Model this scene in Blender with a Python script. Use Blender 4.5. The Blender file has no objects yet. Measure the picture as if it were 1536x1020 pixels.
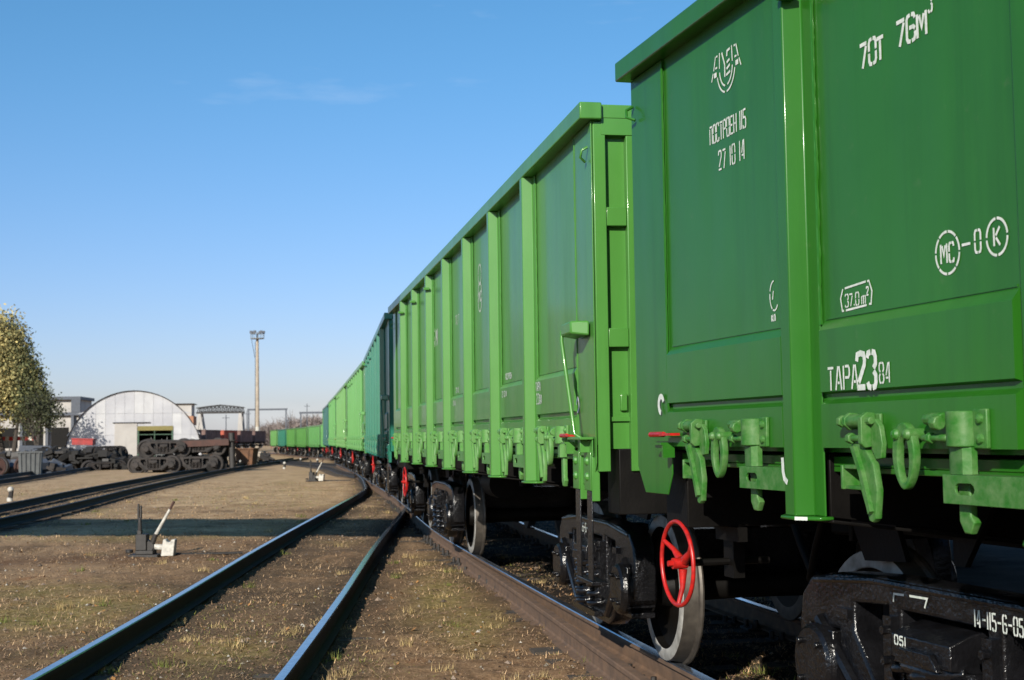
import bpy, bmesh, math, random
import numpy as np
from mathutils import Vector, Matrix
random.seed(7); RNG = np.random.default_rng(7)
R = math.radians; PI = math.pi
scene = bpy.context.scene; col = scene.collection
RT = 0.17            # rail top above the ground
HB = 1.53            # half width of a wagon body
L = 12.67; HL = L/2  # body length
SUN_AZ, SUN_EL = R(20), R(24.0)   # light travels toward (sin az, cos az)

# ------------------------------------------------------------------ node helpers
class NT:
    def __init__(s, name):
        s.m = bpy.data.materials.new(name); s.m.use_nodes = True
        s.t = s.m.node_tree; s.b = s.t.nodes['Principled BSDF']; s.tc = None
    def n(s, typ, **kw):
        nd = s.t.nodes.new(typ)
        for k, v in kw.items():
            if k.startswith('_'): setattr(nd, k[1:], v)
            else: nd.inputs[k.replace('__', ' ')].default_value = v
        return nd
    def l(s, a, b): s.t.links.new(a, b)
    def co(s):
        if not s.tc: s.tc = s.n('ShaderNodeTexCoord')
        return s.tc.outputs['Object']
    def noise(s, scale, detail=4, rough=.55, vec=None, stretch=None):
        nd = s.n('ShaderNodeTexNoise', Scale=scale, Detail=detail, Roughness=rough)
        v = vec or s.co()
        if stretch:
            mp = s.n('ShaderNodeMapping'); mp.inputs['Scale'].default_value = stretch
            s.l(v, mp.inputs['Vector']); v = mp.outputs[0]
        s.l(v, nd.inputs['Vector']); return nd.outputs['Fac']
    def ramp(s, fac, stops):
        nd = s.n('ShaderNodeValToRGB'); cr = nd.color_ramp
        while len(cr.elements) < len(stops): cr.elements.new(.5)
        for e, (p, c) in zip(cr.elements, stops):
            e.position = p; e.color = c if len(c) == 4 else (*c, 1)
        s.l(fac, nd.inputs['Fac']); return nd.outputs['Color']
    def mix(s, fac, a, b, mode='MIX'):
        nd = s.n('ShaderNodeMix', _data_type='RGBA', _blend_type=mode)
        for sock, v in ((nd.inputs[0], fac), (nd.inputs[6], a), (nd.inputs[7], b)):
            if hasattr(v, 'is_output'): s.l(v, sock)
            elif isinstance(v, (int, float)): sock.default_value = v
            else: sock.default_value = (*v, 1) if len(v) == 3 else v
        return nd.outputs[2]
    def bump(s, h, strength, dist=.01):
        nd = s.n('ShaderNodeBump', Strength=strength, Distance=dist)
        s.l(h, nd.inputs['Height'])
        old = s.b.inputs['Normal']
        if old.is_linked: s.l(old.links[0].from_socket, nd.inputs['Normal'])
        s.l(nd.outputs[0], old)
    def base(s, c):
        if hasattr(c, 'is_output'): s.l(c, s.b.inputs['Base Color'])
        else: s.b.inputs['Base Color'].default_value = (*c, 1)
    def set(s, **kw):
        for k, v in kw.items(): s.b.inputs[k.replace('__', ' ')].default_value = v
        return s

def simple(name, c, rough=.6, metal=0, var=.25, scale=6, bump=0, c2=None, bscale=60):
    t = NT(name); f = t.noise(scale, 5)
    d = c2 or tuple(x*(1-var) for x in c); e = c if c2 else tuple(min(1, x*(1+var*.6)) for x in c)
    t.base(t.ramp(f, [(.3, d), (.7, e)])); t.set(Roughness=rough, Metallic=metal)
    if bump: t.bump(t.noise(bscale, 4), bump, .006)
    return t.m

def paint_mat():
    t = NT('wagon_enamel')
    oi = t.n('ShaderNodeObjectInfo')
    f1 = t.noise(1.3, 5, .6); f2 = t.noise(14, 6, .7)
    c = t.mix(t.ramp(f1, [(.3, (0, 0, 0)), (.75, (1, 1, 1))]), oi.outputs['Color'], (.8, .86, .72), 'MULTIPLY')
    st = t.noise(5.5, 5, .65, stretch=(1.6, 1.6, .10))
    c = t.mix(t.ramp(st, [(.50, (0,0,0)), (.74, (.40,.40,.40))]), c, (.5, .56, .48), 'MULTIPLY')
    c = t.mix(t.ramp(t.noise(34, 5, .8), [(.70, (0,0,0)), (.78, (.30,.30,.30))]), c, (.30, .36, .22))
    dust = t.ramp(f2, [(.62, (0, 0, 0)), (.85, (.22, .22, .22))])
    c = t.mix(dust, c, (.16, .17, .10))
    t.base(c)
    t.set(Roughness=.33, Specular__IOR__Level=.3, Coat__Weight=.26, Coat__Roughness=.09)
    rr = t.n('ShaderNodeMapRange'); rr.inputs['To Min'].default_value = .26; rr.inputs['To Max'].default_value = .50
    t.l(t.noise(2.2, 4, .6, stretch=(1, 1, .35)), rr.inputs['Value']); t.l(rr.outputs[0], t.b.inputs['Roughness'])
    t.bump(t.noise(1.6, 2, .4, stretch=(1, 1, .25)), .75, .045)
    t.bump(t.noise(90, 3, .6), .08, .002)
    return t.m
M = {}
M['paint'] = paint_mat()
def dusty_mat():
    t = NT('dusty_enamel'); oi = t.n('ShaderNodeObjectInfo')
    f = t.noise(22, 5, .65)
    c = t.mix(t.ramp(f, [(.35, (0,0,0)), (.75, (.6,.6,.6))]), oi.outputs['Color'], (.15, .24, .10))
    t.base(c); t.set(Roughness=.5, Specular__IOR__Level=.4); t.bump(t.noise(70, 4), .25, .004); return t.m
M['dusty'] = dusty_mat()
def matte_mat():
    t = NT('matte_red_oxide'); oi = t.n('ShaderNodeObjectInfo'); c = t.mix(t.ramp(t.noise(.8, 5), [(.35, (.55,.55,.55)), (.7, (1,1,1))]), (0,0,0), (1,1,1)) if False else t.ramp(t.noise(.8, 5), [(.35, (.6,.6,.6)), (.7, (1,1,1))])
    t.base(t.mix(1.0, oi.outputs['Color'], c, 'MULTIPLY')); t.set(Roughness=.9, Specular__IOR__Level=.2); return t.m
M['matte'] = matte_mat()
M['white'] = simple('white_stencil_paint', (.66, .67, .63), .6, c2=(.44, .50, .43), scale=45)
M['whitep'] = simple('white_paint', (.47, .45, .40), .65, var=.4, scale=12, bump=.1)
M['black'] = simple('black_enamel', (.006, .006, .007), .20, var=.6, scale=9, bump=.9, bscale=45)
M['dark'] = simple('dark_underframe', (.0045, .004, .0036), .55, var=.5, scale=5, bump=.2)
M['tread'] = simple('wheel_tread_steel', (.115, .10, .082), .5, metal=.5, c2=(.055, .047, .04), scale=14)
M['rim'] = simple('wheel_rim_white', (.42, .41, .38), .6, c2=(.16, .155, .14), scale=10)
M['red'] = simple('red_enamel', (.50, .013, .010), .36, c2=(.27, .012, .010), scale=30, bump=.15)
M['rust'] = simple('rail_rust', (.165, .098, .058), .85, c2=(.085, .054, .036), scale=9, bump=.3)
M['railtop'] = simple('rail_running_steel', (.36, .40, .47), .22, metal=.9, var=.25, scale=20)
M['wood'] = simple('sleeper_wood', (.075, .058, .042), .9, c2=(.03, .024, .019), scale=7, bump=.5)
M['redold'] = simple('weathered_red', (.36, .020, .016), .6, c2=(.20, .02, .016), scale=3)
M['siderail'] = simple('dark_rail_side', (.014, .012, .010), .8, c2=(.008,.007,.006), scale=12, bump=.2)
M['iron'] = simple('dark_iron', (.030, .026, .023), .6, c2=(.014, .012, .011), scale=12, bump=.2)
M['scrap'] = simple('scrap_iron', (.042, .034, .030), .8, c2=(.015, .013, .012), scale=3, bump=.3)
M['scrapred'] = simple('scrap_red_oxide', (.085, .036, .026), .8, c2=(.04, .022, .018), scale=2)
M['rustplate'] = simple('rusted_plate', (.17, .082, .040), .85, c2=(.08, .042, .025), scale=2.5)
M['concrete'] = simple('mast_concrete', (.36, .30, .23), .9, var=.25, scale=1.2)
M['galv'] = simple('galvanised_sheet', (.46, .46, .47), .5, c2=(.34, .34, .36), scale=.35)
M['galvd'] = simple('weathered_sheet', (.50, .50, .50), .55, c2=(.38, .38, .39), scale=.5)
M['khaki'] = simple('khaki_lintel', (.19, .16, .05), .7)
M['greeniron'] = simple('green_frame', (.05, .10, .06), .6)
M['greydark'] = simple('weathered_grey', (.085, .09, .09), .7, var=.3, scale=3)
M['void'] = simple('dark_interior', (.012, .012, .012), .9)
M['whitewall'] = simple('pale_plaster', (.45, .43, .40), .85, c2=(.32, .30, .28), scale=.3)
M['brick'] = simple('orange_brick', (.33, .16, .09), .85, scale=.6)
M['blueiron'] = simple('blue_grey_iron', (.06, .07, .09), .6)
M['darkbrown'] = simple('wagon_brown', (.085, .050, .040), .8, c2=(.05, .034, .03), scale=.6)
M['grey'] = simple('grey_paint', (.20, .21, .21), .6, var=.25, scale=3)
M['bark'] = simple('bark', (.05, .042, .035), .95, scale=4, bump=.4)
M['lampglass'] = simple('floodlight_glass', (.45, .5, .55), .15)

M['dark'].node_tree.nodes['Principled BSDF'].inputs['Specular IOR Level'].default_value = .14
# ------------------------------------------------------------------ mesh builder
class MB:
    def __init__(s): s.v = []; s.f = []; s.mi = []; s.m = 0
    def add(s, vs, fs, mat=None, M4=None):
        o = len(s.v)
        if M4 is not None: vs = [M4 @ Vector(p) for p in vs]
        s.v += [tuple(p) for p in vs]; s.f += [tuple(i+o for i in f) for f in fs]
        s.mi += [s.m if mat is None else mat]*len(fs); return s
    def box(s, x0, x1, y0, y1, z0, z1, mat=None, M4=None):
        if x0 > x1: x0, x1 = x1, x0
        if y0 > y1: y0, y1 = y1, y0
        if z0 > z1: z0, z1 = z1, z0
        vs = [(x0,y0,z0),(x1,y0,z0),(x1,y1,z0),(x0,y1,z0),(x0,y0,z1),(x1,y0,z1),(x1,y1,z1),(x0,y1,z1)]
        return s.add(vs, [(0,3,2,1),(4,5,6,7),(0,1,5,4),(1,2,6,5),(2,3,7,6),(3,0,4,7)], mat, M4)
    def hexa(s, a, b, mat=None):   # two quads (4 pts each), lofted
        return s.add(list(a)+list(b), [(0,3,2,1),(4,5,6,7),(0,1,5,4),(1,2,6,5),(2,3,7,6),(3,0,4,7)], mat)
    def prism(s, poly, axis, a, b, mat=None):  # poly 2D extruded along axis; other two coords in order
        n = len(poly)
        def P(p, h): return {'x': (h,p[0],p[1]), 'y': (p[0],h,p[1]), 'z': (p[0],p[1],h)}[axis]
        vs = [P(p, a) for p in poly]+[P(p, b) for p in poly]
        fs = [tuple(range(n-1,-1,-1)), tuple(range(n,2*n))]+[(i,(i+1)%n,n+(i+1)%n,n+i) for i in range(n)]
        return s.add(vs, fs, mat)
    def tube(s, pts, r, n=8, mat=None, close=False, cap=True):
        pts = [Vector(p) for p in pts]; m = len(pts); rings = []
        rr = r if isinstance(r, (list, tuple)) else [r]*m
        up = None
        for i, p in enumerate(pts):
            if close: d = (pts[(i+1)%m]-pts[i-1])
            else: d = pts[min(i+1,m-1)]-pts[max(i-1,0)]
            d.normalize()
            if up is None:
                up = Vector((0,0,1)) if abs(d.z) < .9 else Vector((1,0,0))
            u = (up-d*up.dot(d)).normalized(); w = d.cross(u); up = u
            rings.append([p+(u*math.cos(2*PI*k/n)+w*math.sin(2*PI*k/n))*rr[i] for k in range(n)])
        vs = [q for g in rings for q in g]; fs = []
        for i in range(m if close else m-1):
            a, b = i*n, ((i+1)%m)*n
            fs += [(a+k, a+(k+1)%n, b+(k+1)%n, b+k) for k in range(n)]
        if cap and not close: fs += [tuple(range(n-1,-1,-1)), tuple((m-1)*n+k for k in range(n))]
        return s.add(vs, fs, mat)
    def lathe(s, prof, c, axis='y', n=40, mats=None, sgn=1):  # prof [(h, r)], mats per segment
        vs = []; m = len(prof)
        for h, r in prof:
            for k in range(n):
                a = 2*PI*k/n; u, w = r*math.cos(a), r*math.sin(a)
                p = {'y': (u, h*sgn, w), 'x': (h*sgn, u, w), 'z': (u, w, h*sgn)}[axis]
                vs.append((p[0]+c[0], p[1]+c[1], p[2]+c[2]))
        for i in range(m-1):
            mt = mats[i] if mats else None
            s.add(vs[i*n:(i+2)*n], [(k,(k+1)%n,n+(k+1)%n,n+k) for k in range(n)], mt)
        return s
    def build(s, name, mats, parent=None, smooth=35, bevel=None, color=None, weld=False):
        me = bpy.data.meshes.new(name); me.from_pydata(s.v, [], s.f)
        for m in (mats if isinstance(mats, (list, tuple)) else [mats]): me.materials.append(m)
        me.polygons.foreach_set('material_index', s.mi)
        bm = bmesh.new(); bm.from_mesh(me)
        if weld: bmesh.ops.remove_doubles(bm, verts=bm.verts, dist=1e-5)
        bmesh.ops.recalc_face_normals(bm, faces=bm.faces)
        bm.to_mesh(me); bm.free()
        if smooth: me.shade_smooth(); me.set_sharp_from_angle(angle=R(smooth))
        o = bpy.data.objects.new(name, me); col.objects.link(o)
        if parent: o.parent = parent
        if bevel:
            b = o.modifiers.new('Bevel', 'BEVEL'); b.width = bevel; b.segments = 2; b.limit_method = 'ANGLE'; b.angle_limit = R(40)
        if color: o.color = color
        return o

def plate(outlines, half, bevel=0.0, res=2):
    """flat plate with holes and rounded edges from 2D outlines, thickness 2*half (verts in xy, thickness in z)"""
    cu = bpy.data.curves.new('tmp', 'CURVE'); cu.dimensions = '2D'; cu.fill_mode = 'BOTH'
    cu.extrude = max(half-bevel, 1e-4); cu.bevel_depth = bevel; cu.bevel_resolution = res; cu.offset = -bevel
    for ol in outlines:
        sp = cu.splines.new('POLY'); sp.points.add(len(ol)-1)
        for p, q in zip(sp.points, ol): p.co = (q[0], q[1], 0, 1)
        sp.use_cyclic_u = True
    o = bpy.data.objects.new('tmp', cu); col.objects.link(o)
    dg = bpy.context.evaluated_depsgraph_get(); dg.update()
    me = bpy.data.meshes.new_from_object(o.evaluated_get(dg))
    vs = [v.co.copy() for v in me.vertices]; fs = [tuple(p.vertices) for p in me.polygons]
    bpy.data.objects.remove(o); bpy.data.curves.remove(cu); bpy.data.meshes.remove(me)
    return vs, fs

def tag(o, label=None, cat=None, group=None, kind=None):
    if label: o['label'] = label
    if cat: o['category'] = cat
    if group: o['group'] = group
    if kind: o['kind'] = kind
    return o
def empty(name, loc=(0,0,0), rz=0):
    o = bpy.data.objects.new(name, None); o.location = loc; o.rotation_euler = (0,0,rz); o.empty_display_size = .3
    col.objects.link(o); return o
def copy_tree(o, parent=None, skip=(), kids=None):
    kids = kids or KIDS()
    c = o.copy(); col.objects.link(c)
    if parent: c.parent = parent
    for ch in kids.get(o.name, []):
        if ch.name.split('.')[0] not in skip: copy_tree(ch, c, skip, kids)
    return c
def KIDS():
    d = {}
    for o in bpy.data.objects:
        if o.parent: d.setdefault(o.parent.name, []).append(o)
    return d
def descend(o, kids):
    for ch in kids.get(o.name, []):
        yield ch
        yield from descend(ch, kids)

def sink(y):
    t = np.clip((np.asarray(y, float)-60)/110, 0, 1); return -.6*t*t*(3-2*t)

# ------------------------------------------------------------------ bogie
def frame_outline():
    h = [(1.13,.42),(1.15,.62),(1.12,.76),(1.03,.84),(.80,.875),(.40,.895)]
    left = [(-x, z) for x, z in h]; right = h[::-1]
    bottom_r = [(1.065,.42),(1.065,.63),(.79,.63),(.79,.44),(.70,.38),(.52,.22),(.42,.18)]
    return left+right+bottom_r+[(-x, z) for x, z in bottom_r[::-1]]
def wheel_mesh(mb, x, sg):
    z = .4785; c = (x, 0, z)
    # profile from the hub's outer face over the rim to the flange and back; h is outward distance from track centre
    prof = [(.87,.0),(.87,.10),(.865,.115),(.80,.135),(.775,.20),(.77,.30),(.80,.385),(.848,.395),(.853,.400),(.853,.455),(.846,.470),(.79,.4785),(.757,.484),(.748,.500),(.733,.507),(.722,.503),(.72,.40),(.745,.30),(.735,.16),(.70,.13),(.70,.0)]
    mats = [0,0,0,0,0,0,0,1,1,1,2,2,2,2,2,2,0,0,0,0]
    mb.lathe(prof, c, 'y', 56, mats, sg)
FRAME_V = plate([frame_outline(), [(-.29,.33),(-.29,.77),(.29,.77),(.29,.33)],
                 [(.38,.78),(.38,.44),(.50,.46),(.66,.64),(.66,.76)], [(-.38,.78),(-.66,.76),(-.66,.64),(-.50,.46),(-.38,.44)]], .075, .018)
def make_bogie(root):
    """parts of one three-piece bogie; root is the bolster mesh or an Empty"""
    for sg in (1, -1):
        mb = MB()
        T = Matrix(((1,0,0,0),(0,0,-sg,sg*1.02),(0,1,0,0),(0,0,0,1)))
        mb.add(FRAME_V[0], FRAME_V[1], None, T)
        yo = sg*1.098
        for x0 in (-.335, .335):                                   # raised ribs on the columns, with bolts
            mb.box(x0-.03, x0+.03, yo-sg*.02, yo+sg*.03, .36, .745)
            for zz in (.45, .57, .69): mb.tube([(x0, yo+sg*.02, zz), (x0, yo+sg*.055, zz)], .018, 6)
        mb.tube([(-1.0,yo-sg*.01,.825),(-.5,yo-sg*.005,.868),(.5,yo-sg*.005,.868),(1.0,yo-sg*.01,.825)], .015, 8)   # chord bead
        mb.tube([(-.95,yo,.66),(-.68,yo+sg*.004,.45),(-.45,yo,.26),(.45,yo,.26),(.68,yo+sg*.004,.45),(.95,yo,.66)], .03, 8)
        for x0 in (-.72, .72):
            mb.box(x0-.05, x0+.05, yo-sg*.02, yo+sg*.02, .69, .73)
        mb.box(-.34, .34, sg*.90, sg*1.17, .225, .262)               # spring seat
        mb.build('side_frame', M['black'], root, 35)
        for x0 in (-.19, 0, .19):
            for y0 in ((sg*1.085,) if x0 else (sg*1.12, sg*.97)):
                sp = MB(); pts = []
                for i in range(0, 97):
                    a = i/96*2*PI*4.6
                    pts.append((x0+.088*math.cos(a), y0+.088*math.sin(a), .285+.30*i/96))
                sp.tube(pts, .0165, 6); sp.tube([(x0,y0,.264),(x0,y0,.60)], .045, 8)
                sp.build('coil_spring', M['black'], root, 60)
        for ax in (-.925, .925):
            b = MB()
            b.box(ax-.125, ax+.125, sg*.93, sg*1.12, .36, .625)
            b.lathe([(.93,.16),(1.125,.168),(1.15,.160),(1.165,.145),(1.165,.0)], (ax,0,.4785), 'y', 20, None, sg)
            for k in range(4):
                a = PI/4+k*PI/2
                b.tube([(ax+.115*math.cos(a), sg*1.16, .4785+.115*math.sin(a)), (ax+.115*math.cos(a), sg*1.185, .4785+.115*math.sin(a))], .016, 6)
            b.box(ax-.15, ax+.15, sg*.94, sg*1.10, .30, .335)
            b.build('axle_box', M['black'], root, 40, .006)
        for ax in (-.925, .925):
            w = MB(); wheel_mesh(w, ax, sg); w.build('wheel', [M['dark'], M['rim'], M['tread']], root, 30, weld=True)
    for ax in (-.925, .925):
        a = MB(); a.tube([(ax,-.71,.4785),(ax,-.3,.4785),(ax,.3,.4785),(ax,.71,.4785)], [.10,.085,.085,.10], 16); a.build('axle', M['dark'], root)
    for ax in (-.39, .39):
        br = MB(); br.box(ax-.05, ax+.05, -.86, .86, .36, .44)
        for y0 in (-.79, .79):
            s_ = 1 if ax > 0 else -1
            br.box(ax+s_*.045, ax+s_*.10, y0-.05, y0+.05, .30, .62)
        br.build('brake_beam', M['dark'], root)
def bolster(parent, name='bogie'):
    b = MB()
    b.prism([(-1.22,.60),(-1.0,.585),(-.6,.46),(.6,.46),(1.0,.585),(1.19,.61),(1.19,.70),(1.10,.735),(1.0,.755),(.5,.80),(-.5,.80),(-1.0,.755),(-1.10,.735),(-1.19,.70),(-1.19,.61)], 'x', -.20, .20)
    b.lathe([(.79,.17),(.86,.17),(.86,0)], (0,0,0), 'z', 20)
    for sg in (1,-1):
        b.box(-.10, .10, sg*.70, sg*.86, .75, .84)
        b.prism([(-.15,.60),(.15,.60),(.10,.66),(-.10,.66)], 'y', sg*1.188, sg*1.215); b.tube([(-.2,sg*1.12,.60),(-.1,sg*1.18,.585),(.1,sg*1.18,.585),(.2,sg*1.12,.60)], .03, 8)
    return b.build(name, M['black'], parent, 35, .012)

# ------------------------------------------------------------------ wagon
G1 = (.030, .205, .034, 1)
GREENS = {'deep': (.020, .125, .010, 1), 'bright': (.064, .212, .038, 1), 'light': (.085, .26, .070, 1), 'leaf': (.105, .265, .075, 1), 'teal': (.014, .15, .10, 1), 'darkteal': (.010, .09, .09, 1)}
P = M['paint']
ZT, ZCB, Z1, Z2, Z3, Z4 = 3.419, 3.3185, 1.884, 1.596, 1.425, 1.165
PRE, POSTS = 1.835, 7
SK = .43
def build_wagon():
    root = empty('gondola_wagon')
    # body shell: pressed side sheets, recessed end sheets, floor
    b = MB()
    rel = [(-.01,Z1+.016),(.0005,Z1+.013),(.030,Z1-.024),(.030,Z2+.034),(.003,Z2+.026),(.003,Z2+.006),(.030,Z2-.012),(.030,Z3-.002),(-.01,Z3-.002)]
    ends = [-HL+SK+.035]+[v for k in range(POSTS) for v in (-HL+PRE+1.5*k-.16, -HL+PRE+1.5*k+.16)]+[HL-SK-.035]
    for sg in (1,-1):
        b.box(-HL+SK, HL-SK, sg*(HB-.03), sg*HB, Z3, ZCB)
        for i in range(0, len(ends), 2):
            b.prism([(sg*(HB+t), z) for t, z in rel], 'x', ends[i], ends[i+1])
            b.box(ends[i]+.01, ends[i+1]-.01, sg*(HB-.005), sg*(HB+.004), Z1+.016, Z1+.024)
        for e in (1,-1): b.box(e*(HL-SK), e*(HL-.012), sg*(HB-.028), sg*(HB+.002), Z3, ZCB)
    for e in (1,-1):
        x0 = e*(HL-.055)
        b.box(x0-e*.03, x0, -HB+.031, HB-.031, 1.40, ZCB-.002)
        b.box(x0, x0+e*.02, -HB+.031, HB-.031, 1.56, 1.585)          # pressed crease
    b.box(-HL+.14, HL-.14, -HB+.033, HB-.033, 1.405, 1.424)
    b.build('body', P, root, 30)
    # top coaming
    c = MB()
    for sg in (1,-1): c.box(-HL-.044, HL+.044, sg*(HB-.05), sg*(HB+.083), ZCB, ZT)
    c.build('top_rail', P, root, 30, .008)
    for e in (1,-1):
        h = MB(); h.box(e*(HL-.103), e*(HL+.003), -HB+.052, HB-.052, 3.235, ZT-.004); h.box(e*(HL+.003), e*(HL+.008), -HB+.054, HB-.054, 3.335, 3.410)
        h.build('end_header', P, root, 30, .006)
        for sg in (1,-1):
            for a0, a1, nm in ((HB-.078, HB-.004, 'corner_post'), (HB-.275, HB-.202, 'end_post'), (.36,.46,'end_post')):
                q = MB(); q.box(e*(HL-.104), e*HL, sg*a0, sg*a1, 1.27, ZCB-.004 if nm == 'corner_post' else 3.234)
                q.build(nm, P, root, 30, .005)
        for z0 in (1.99, 2.70):
            q = MB()
            for y0, y1 in ((HB-.201, HB-.079), (.461, HB-.276), (-.359,.359), (-.461,-HB+.276), (-HB+.201,-HB+.079)): q.box(e*(HL-.104), e*(HL-.008), y0, y1, z0, z0+.11)
            q.build('end_beam', P, root, 30, .005)
        q = MB(); q.box(e*(HL-.104), e*(HL-.01), -HB+.276, HB-.276, 1.42, 1.56); q.box(e*(HL-.08),e*(HL-.03), HB-.19, HB-.15, 1.62,1.72); q.build('end_sill', P, root, 30, .005)
        q = MB(); q.box(e*(HL-.30), e*(HL-.02), -1.40, 1.40, 1.02, 1.40); q.box(e*(HL-.02), e*(HL+.02), -.35, .35, .90, 1.36); q.build('headstock', M['dark'], root, 30, .006)
        cp = MB(); cp.box(e*(HL+.02), e*(HL+.32), -.09, .09, .93, 1.14)
        cp.prism([(e*(HL+.30),-.17),(e*(HL+.30),.15),(e*(HL+.52),.19),(e*(HL+.50),.06),(e*(HL+.42),0),(e*(HL+.46),-.17)], 'z', .90, 1.20); cp.build('coupler', M['dark'], root, 30, .02)
        ho = MB(); ho.tube([(e*(HL-.02),.42,1.08),(e*(HL+.12),.43,1.05),(e*(HL+.25),.42,.86),(e*(HL+.36),.40,.70),(e*(HL+.45),.36,.66)], .022, 8); ho.build('air_hose', M['dark'], root, 60)
        for sg in (1,-1):
            ep = MB()
            xx = lambda s: e*(HL-s)
            poly = [(xx(-.002),ZCB-.003),(xx(-.002),1.32),(xx(.10),1.19),(xx(.40),1.19),(xx(SK+.03),1.29),(xx(SK+.03),1.40),(xx(SK),1.42),(xx(SK),ZCB-.003)]
            ep.prism(poly, 'y', sg*(HB+.0035), sg*(HB+.011)); ep.build('end_plate', P, root, 30, .003)
            wl = MB(); pts = [(xx(SK+.004+random.uniform(-.001,.001)), sg*(HB+.012), 1.44+i*(3.30-1.44)/60) for i in range(61)]
            wl.tube(pts, [.0055+random.uniform(-.0015,.0015) for _ in pts], 5); wl.build('weld_bead', P, root, 60)
            tl = MB(); tl.tube([(xx(.05),sg*(HB+.02),3.17),(xx(.045),sg*(HB+.055),3.15),(xx(.06),sg*(HB+.06),3.11),(xx(.09),sg*(HB+.025),3.09)], .008, 6); tl.build('tie_hook', P, root, 60)
    # side posts: hat section with flanges, bottom cap
    for k in range(POSTS):
        xc = HL-PRE-1.5*k
        for sg in (1,-1):
            q = MB(); prof = [(-.135,.003),(-.135,.013),(-.058,.013),(-.040,.088),(.040,.088),(.058,.013),(.135,.013),(.135,.003)]
            q.prism([(xc+a, sg*(HB+t)) for a, t in prof], 'z', Z4, ZCB-.002)
            q.prism([(xc+a, sg*(HB+t)) for a, t in ((-.145,-.02),(-.145,.035),(-.056,.100),(.056,.100),(.145,.035),(.145,-.02))], 'z', Z4-.014, Z4)
            q.build('side_post', P, root, 30, .006)
            wl = MB()
            pts = []; rr = []; jit = 0
            for i in range(70):
                if random.random() < .12: jit = random.uniform(-.002,.003)
                pts.append((xc-.139-jit, sg*(HB+.008), Z1+(ZCB-.03-Z1)*i/69)); rr.append(.006+random.uniform(-.002,.002))
            wl.tube(pts, rr, 5)
            wl.build('weld_bead', P, root, 60)
    # lugs near the top of the middle posts
    for k in (4,5,6):
        xc = -HL+PRE+1.5*k
        q = MB(); q.box(xc-.10, xc-.05, HB+.05, HB+.115, 3.15, 3.175); q.build('post_lug', P, root, 30)
    # underframe
    u = MB(); u.box(-HL+.31, HL-.31, -.20, .20, .98, 1.40); u.box(-HL+.31, HL-.31, -.24,.24,.955,.979); u.build('centre_sill', M['dark'], root, 30)
    for sg in (1,-1):
        u = MB(); u.box(-HL+.44, HL-.44, sg*(HB-.14), sg*(HB-.05), 1.352, 1.39); u.box(-HL+.44, HL-.44, sg*(HB-.062), sg*(HB-.05), 1.33, 1.351); u.build('side_sill', P, root, 30, .003)
    for k in range(POSTS):
        xc = HL-PRE-1.5*k; u = MB()
        for sg in (1,-1):
            u.prism([(sg*.25,.99),(sg*(HB-.03),1.16),(sg*(HB-.03),1.40),(sg*.25,1.40)], 'x', xc-.10, xc+.10)
            u.prism([(sg*.25,.975),(sg*(HB-.005),1.142),(sg*(HB-.005),1.155),(sg*.25,.988)], 'x', xc-.16, xc+.16)
        u.build('cross_bearer', M['dark'], root, 30, .004)
    for sg in (1,-1):
        for e in (1,-1):
            u = MB(); X_ = lambda s: e*(HL-s)
            u.hexa([(X_(.80),sg*.88,1.40),(X_(1.24),sg*.88,1.40),(X_(1.24),sg*.905,1.40),(X_(.80),sg*.905,1.40)], [(X_(1.16),sg*.90,.915),(X_(1.50),sg*.90,.935),(X_(1.50),sg*.925,.935),(X_(1.16),sg*.925,.915)])
            u.build('brake_hanger', M['dark'], root, 30)
            u = MB(); u.hexa([(X_(1.80),sg*.88,1.40),(X_(2.25),sg*.88,1.40),(X_(2.25),sg*.905,1.40),(X_(1.80),sg*.905,1.40)], [(X_(1.85),sg*.90,.95),(X_(1.92),sg*.90,.95),(X_(1.92),sg*.925,.95),(X_(1.85),sg*.925,.95)])
            u.build('brake_hanger', M['dark'], root, 30)
    u = MB(); u.tube([(HL-4.2,.62,.92),(HL-3.5,.62,.92)], .18, 20); u.tube([(HL-3.5,.62,.92),(HL-2.9,.62,.92)], .03, 8); u.box(HL-4.1,HL-3.6,.55,.7,1.08,1.40); u.build('brake_cylinder', M['dark'], root, 40)
    u = MB(); u.tube([(HL-6.2,-.6,.88),(HL-4.9,-.6,.88)], .21, 20); u.box(HL-5.9,HL-5.2,-.66,-.54,1.05,1.40); u.build('air_reservoir', M['dark'], root, 40)
    u = MB(); u.tube([(-HL+.4,.42,1.12),(HL-.4,.42,1.12)], .02, 8); u.build('brake_pipe', M['dark'], root, 60)
    # bogies
    for e in (1,-1):
        bg = bolster(root); bg.location = (e*(HL-2.01),0,0); make_bogie(bg)
    # hand brake wheel at the far end, left side
    hw = MB(); cx, cy, cz, rr = HL-.15, HB-.13, .835, .208
    hw.tube([(cx+rr*math.cos(2*PI*i/40), cy, cz+rr*math.sin(2*PI*i/40)) for i in range(40)], .0115, 8, close=True)
    for k in range(3):
        a = -PI/2+k*2*PI/3
        hw.tube([(cx+.03*math.cos(a), cy-.03, cz+.03*math.sin(a)), (cx+.12*math.cos(a), cy-.026, cz+.12*math.sin(a)), (cx+rr*math.cos(a), cy, cz+rr*math.sin(a))], [.024,.014,.011], 8)
    hw.tube([(cx,cy-.05,cz),(cx,cy+.025,cz)], .028, 12); hw.tube([(cx,cy+.02,cz),(cx,cy+.05,cz)], .015, 6)
    hwo = hw.build('hand_wheel', M['red'], root, 50)
    s_ = MB(); s_.tube([(cx,cy-.05,cz),(cx,cy-.50,cz)], .018, 8); s_.box(cx-.06,cx+.06,cy-.34,cy-.28,cz-.08,1.02); s_.box(cx-.25,cx+.02,cy-.27,cy-.22,.95,1.02); s_.build('brake_shaft', M['dark'], root, 40)
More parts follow.
